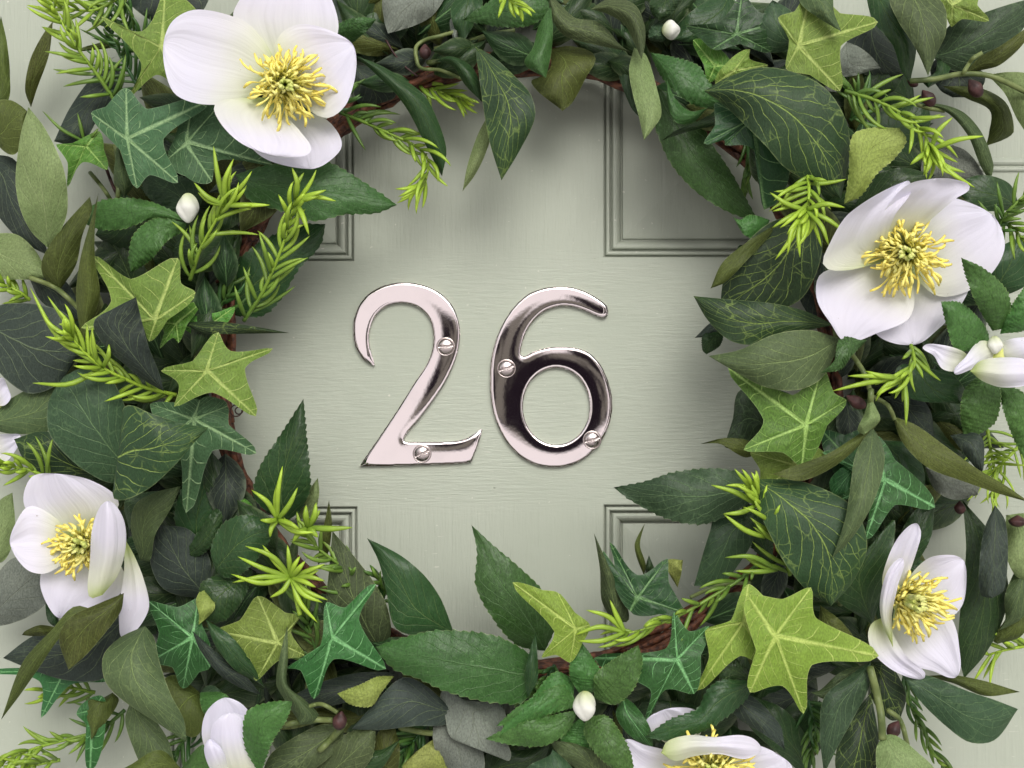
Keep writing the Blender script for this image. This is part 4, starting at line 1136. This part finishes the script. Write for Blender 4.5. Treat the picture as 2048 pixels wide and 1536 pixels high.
L('O', 52, 58, "1640,1210", "1680,1240 1708,1275", "1706,1284", "1670,1282 1640,1260")
L('D', 54, 60, "1530,1375", "1480,1325 1435,1295", "1424,1330", "1440,1358 1490,1370", serr=3)
L('D', 60, 64, "1510,1362", "1490,1400 1420,1455 1340,1480", "1290,1474", "1340,1440 1395,1418 1412,1385 1440,1362", serr=3)
L('IG', 54, 58, "1245,1392", "1232,1430 1258,1470", "1307,1500", "1300,1455 1270,1410")
L('B', 48, 54, "1460,1385", "1470,1430 1530,1470", "1570,1500", "1560,1450 1500,1390")
L('D', 30, 36, "1620,1560", "1560,1510 1490,1440", "1500,1390", "1570,1420 1620,1490")
L('D', 28, 34, "1330,1400", "1290,1400 1270,1440", "1300,1470", "1360,1460 1400,1420")
L('D', 26, 32, "1640,1400", "1600,1440 1610,1480", "1640,1500", "1660,1460")
L('O', 24, 30, "1640,1430", "1580,1470 1570,1500", "1600,1530", "1640,1500")
L('S', 48, 46, "1530,985", "1502,956 1440,938 1350,945 1285,965", "1227,975", "1262,1000 1330,1035 1400,1048 1455,1030", serr=3, arch=8, ripple=1.6)
L('S', 40, 40, "1500,1020", "1432,1030 1420,1062 1405,1110", "1388,1172", "1440,1170 1480,1125 1510,1070", arch=5)
L('V', 60, 66, "1505,958", "1518,1020 1545,1080 1572,1130 1615,1182", "1662,1212", "1705,1165 1734,1100 1725,1045 1690,1000 1600,962", arch=9, fold=-4)
L('D', 36, 40, "1545,1130", "1500,1090 1480,1040", "1490,1000", "1540,1050", serr=3)
ivy('IM', 56, "1612,850", "1645,731 1668,785 1693,800 1655,850 1603,935 1565,905 1487,900 1527,840 1456,736 1585,790", dome=4)
ivy('IO', 46, "1590,930", "1500,905 1540,900 1600,880 1650,905 1680,925 1610,950 1520,985 1520,940", dome=2)
L('O', 40, 44, "1520,905", "1490,915 1440,888", "1400,888", "1450,876 1500,882", fold=-1)
L('OG', 60, 64, "1682,678", "1645,755 1595,780 1530,774 1468,742", "1417,712", "1478,700 1550,668 1620,660", arch=8)
L('V', 52, 50, "1668,650", "1560,672 1505,690 1458,680 1415,640", "1387,592", "1450,598 1540,606 1610,622", arch=7)
L('V', 44, 44, "1625,425", "1540,445 1480,500 1448,555", "1440,620", "1530,625 1600,600 1635,540 1645,480", arch=7)
L('O', 50, 52, "1550,450", "1500,480 1445,525", "1421,577", "1450,565 1490,525 1540,470", fold=-2)
L('C', 42, 46, "1540,440", "1500,430 1480,440", "1466,434", "1490,470 1520,475", serr=2)
L('D', 34, 38, "1500,500", "1480,490 1470,510", "1462,520", "1490,520")
L('B', 32, 36, "1470,640", "1430,640", "1389,676", "1430,670")
L('D', 34, 38, "1450,655", "1408,670 1405,700", "1413,709", "1440,690", serr=2)
L('S', 30, 36, "1530,860", "1495,900 1450,895", "1449,890", "1465,840 1480,780 1520,800", arch=3)
L('D', 36, 38, "1560,780", "1530,780", "1510,765", "1540,785 1580,790")
L('G', 64, 68, "1735,680", "1702,712 1682,738", "1641,746", "1668,722 1678,680 1700,672", serr=2.5)
L('O', 62, 68, "1764,838", "1715,870 1660,905 1600,928", "1545,948", "1600,962 1665,935 1720,890")
L('OG', 64, 72, "1745,852", "1712,905 1700,980 1690,1040", "1664,1117", "1705,1075 1742,1015 1765,950 1768,900", arch=8)
L('O', 56, 52, "1785,832", "1805,885 1855,935 1925,962 1990,985", "2060,1005", "2010,970 1955,938 1885,888 1832,850", arch=6)
L('P', 66, 70, "1740,790", "1728,830 1715,860", "1728,870", "1760,840 1752,815", fold=-3)
L('D', 42, 46, "1765,880", "1768,940 1800,1000", "1840,1010", "1850,950 1820,890")
ivy('IG', 50, "1770,960", "1645,905 1700,900 1750,870 1790,920 1870,1015 1790,1010 1730,1080 1735,1000 1680,1000 1710,950", dome=3)
ivy('ID', 42, "1700,920", "1645,862 1690,870 1725,860 1722,920 1700,1000 1670,950", dome=2)
L('IG', 46, 50, "1720,915", "1690,930 1660,960", "1663,996", "1700,985 1720,950")
L('W', 40, 44, "1850,935", "1870,980 1910,1000", "1955,990", "1960,960 1900,935")
L('D', 44, 48, "1860,740", "1800,730 1790,770 1830,800", "1925,808", "1930,780 1900,745")
L('B', 30, 34, "1780,800", "1810,860 1850,900", "1868,870", "1860,820 1820,780")
L('B', 50, 56, "1900,870", "1960,870 1968,930", "1962,950", "1930,910")
L('D', 26, 32, "1990,600", "1960,540 1990,500", "2048,470", "2060,560")
L('D', 34, 30, "1925,1000", "1932,1100 1922,1200 1916,1300", "1928,1357", "1968,1312 2002,1250 2018,1180 1990,1080", arch=6)
L('B', 48, 52, "1990,1010", "1968,1060 1958,1140 1962,1190", "1985,1196", "2008,1180 2016,1100 2010,1040", arch=3)
L('P', 40, 44, "2012,1030", "2010,1100 2030,1150", "2070,1170", "2080,1080 2060,1030")
L('O', 34, 30, "2048,1180", "2010,1240 1985,1280", "1995,1288", "2045,1270 2070,1200")
L('OG', 42, 36, "2035,1130", "2010,1190 2010,1240", "1998,1262", "2050,1230 2070,1150")
L('D', 44, 50, "1745,1250", "1660,1180 1700,1130", "1760,1080", "1790,1040 1770,1160")
L('D', 24, 30, "1760,1160", "1790,1090 1830,1020", "1870,1010", "1860,1080 1810,1150")
L('S', 56, 54, "1800,1345", "1840,1402 1895,1455 1940,1485 1990,1480", "2036,1418", "1990,1400 1930,1380 1860,1352", arch=8)
L('O', 50, 48, "1845,1352", "1905,1366 1970,1392", "2040,1384", "1970,1362 1905,1350", fold=-3)
L('V', 46, 48, "1738,1322", "1745,1400 1780,1440", "1800,1440", "1812,1390 1780,1330")
L('S', 58, 64, "1742,1322", "1700,1350 1648,1395 1640,1470", "1648,1550", "1672,1500 1710,1430 1738,1375", arch=6)
L('V', 50, 56, "1742,1385", "1690,1450 1670,1520", "1680,1580", "1740,1560 1758,1490")
L('P', 64, 68, "1765,1470", "1752,1500 1760,1560", "1800,1590", "1870,1550 1830,1500 1790,1470")
L('OG', 50, 56, "1740,1325", "1680,1345 1640,1380", "1620,1385", "1660,1400 1700,1370")
stem("1740,1335 1752,1380 1762,1430 1765,1480", 62, 9, h2=66); stem("1775,1420 1800,1440 1815,1490", 58, 6)
stem("1742,780 1740,820 1733,860", 68, 7); stem("1690,690 1725,740 1740,780", 54, 6); stem("1740,790 1775,810 1790,840", 60, 5)
stem("1732,1130 1735,1165 1760,1195", 40, 7); stem("1680,1210 1690,1180 1720,1200 1745,1250", 44, 6)
berry(1712, 803, 60, 13, 22, 60); berry(1788, 1458, 62, 14, 18, -30); berry(2035, 1042, 50, 18, 12, 0); berry(1920, 1015, 36, 12, 14, 0); berry(850, 103, 34, 13, 16, 0)
stem("835,130 832,95 850,80 880,72 915,62", 32, 5); stem("832,110 840,135 880,140 925,158", 33, 4.5, mat='stem'); stem("870,98 920,90 980,70 1030,62", 28, 7)
stem("855,125 890,122 950,122", 30, 6); stem("60,555 110,575 140,600 160,620", 36, 6)

# ------------------------------------------------------------------ needle sprigs
S = sprig
S("232,205 195,150 152,92 118,35 90,-20", (40, 52), 62, 26, (0.25, 1.1), 1, tipburst=8)
S("280,180 240,110 215,50 190,-20", (26, 22), 70, 26, (0.0, 0.15), 2, wid=3.4)
S("300,120 260,60 230,-10", (24, 20), 66, 22, (0.0, 0.2), 3, wid=3.4)
S("260,-20 190,20 120,15", (30, 34), 60, 12, (0.3, 1.0), 4)
S("380,560 400,500 432,440 452,405 462,385", (44, 62), 74, 18, (0.35, 1.0), 5, spread=50)
needles("450,410", 62, "427,292;388,365;396,385;467,318;505,410;540,410", tone=.95)
S("488,642 525,585 552,525 575,462 590,400", (44, 62), 70, 20, (0.2, 1.0), 6, spread=52)
needles("590,400", 62, "584,335;608,345;640,390;672,402;652,380;618,470", tone=.9)
S("420,640 450,600 470,560", (28, 34), 60, 10, (0.05, 0.15), 7)
S("352,790 300,778 255,760 205,735 165,700 135,665", (44, 66), 68, 20, (0.75, 1.0), 8, spread=50, tipburst=6)
needles("205,735", 60, "65,766;60,575;95,592;185,655;218,688", tone=.95)
S("110,965 60,940 0,930", (44, 48), 60, 12, (0.5, 1.0), 9, tipburst=4)
S("60,600 40,585 -10,560", (28, 30), 50, 10, (0.6, 1.0), 10)
S("680,225 730,245 790,272 830,292 856,320 850,370", (28, 34), 62, 22, (0.15, 1.0), 11, spread=58, tipburst=5)
S("825,150 860,175 900,190 930,200", (18, 20), 50, 12, (0.5, 0.9), 12, spread=45)
S("1000,-30 1020,0 1040,20", (50, 56), 40, 8, (0.9, 1.0), 13)
S("1690,182 1745,198 1800,225 1845,262 1862,300", (60, 70), 66, 20, (0.25, 1.1), 14, spread=58, tipburst=8)
needles("1862,300", 70, "1968,272;1930,345;1850,350;1820,330;1905,235;1950,375", tone=1.0)
S("1615,345 1618,380 1615,425", (62, 70), 74, 12, (0.6, 1.0), 15, spread=80, tipburst=4)
needles("1612,420", 72, "1540,385;1545,455;1600,515;1658,492;1693,466;1690,415;1550,520;1575,510", tone=1.0)
S("1990,470 2010,430 2060,380", (50, 56), 56, 16, (0.1, 0.5), 16)
S("2000,440 2030,460 2060,500", (50, 54), 50, 12, (0.2, 0.8), 17)
S("1822,690 1828,730 1800,765", (60, 66), 60, 12, (0.5, 0.9), 18, spread=45)
needles("1808,755", 66, "1730,742;1695,752;1665,782;1752,790;1812,852;1750,770", tone=.85)
S("1975,860 1985,920 2000,980", (30, 34), 60, 18, (0.6, 1.0), 19, spread=75, wid=3)
S("2050,880 2000,930 1960,960", (32, 36), 60, 14, (0.6, 1.0), 20, spread=60, wid=3)
S("1580,1150 1565,1090 1545,1040 1520,1000 1508,975", (54, 62), 56, 18, (0.4, 1.0), 21, spread=50, tipburst=3)
needles("1515,1010", 62, "1422,970;1446,1028;1500,960;1447,1030,1480,1060,1530,1080" .replace("1447,1030,1480,1060,1530,1080", "1530,1075 1490,1060 1447,1028"), tone=.95)
needles("1555,1140", 56, "1482,1108;1470,1142;1450,1115", tone=.6)
S("1515,1130 1470,1165 1430,1190 1370,1225 1300,1255 1250,1268", (52, 62), 62, 16, (0.15, 0.75), 22, spread=48)
needles("1250,1265", 66, "1172,1220;1150,1270;1155,1282;1220,1200", tone=.9)
stem("1500,1165 1440,1170 1380,1195", 48, 4.5)
needles("582,1155", 60, "462,1148;475,1113;490,1092;525,1090;600,1112;650,1128;650,1162;632,1175;540,1195;645,1205;610,1122;638,1140;575,1090;465,1165;655,1200;635,1245", tone=1.0, stem="600,1230 590,1190 582,1155")
S("640,1330 620,1260 600,1200", (36, 44), 60, 16, (0.05, 0.25), 24)
S("720,1190 690,1140 640,1100 600,1060", (40, 48), 55, 16, (0.1, 0.6), 25, spread=55)
needles("555,1040", 58, "503,980;565,932;595,975;600,1060;630,1065;520,1040;560,955;540,1075", tone=.95)
needles("615,1055", 54, "612,1010;632,1005;640,1020;585,1085;705,1055;636,1075", tone=.8, wid=5)
S("760,1210 770,1180 758,1150", (30, 36), 45, 8, (0.05, 0.2), 26)
S("250,1420 200,1460 130,1480 60,1500 -10,1530", (22, 28), 62, 22, (0.1, 0.9), 27, spread=50)
S("120,1520 70,1530 20,1545", (24, 26), 50, 14, (0.4, 1.0), 28)
S("190,1385 130,1375 90,1385", (20, 20), 55, 10, (0.4, 0.8), 29)
S("420,1440 370,1480 330,1530", (22, 24), 60, 12, (0.0, 0.2), 30)
S("2060,1290 2010,1300 1975,1310", (22, 24), 60, 8, (0.8, 1.0), 31, spread=70)
S("1810,1340 1825,1420 1860,1490 1890,1540", (30, 26), 60, 16, (0.05, 0.4), 32, spread=35)
S("1615,1400 1630,1450 1620,1510", (34, 34), 50, 16, (0.0, 0.15), 33)
S("860,1440 820,1490 780,1530", (26, 28), 55, 26, (0.0, 0.08), 34)
S("1110,1330 1090,1360 1060,1400", (44, 40), 45, 18, (0.0, 0.1), 35)
S("1490,260 1500,300 1490,370", (22, 24), 55, 12, (0.0, 0.2), 36, spread=25)
S("1700,240 1720,220 1700,170", (40, 40), 60, 10, (0.05, 0.2), 37)
S("560,230 640,215 700,190", (30, 34), 50, 12, (0.0, 0.1), 38)
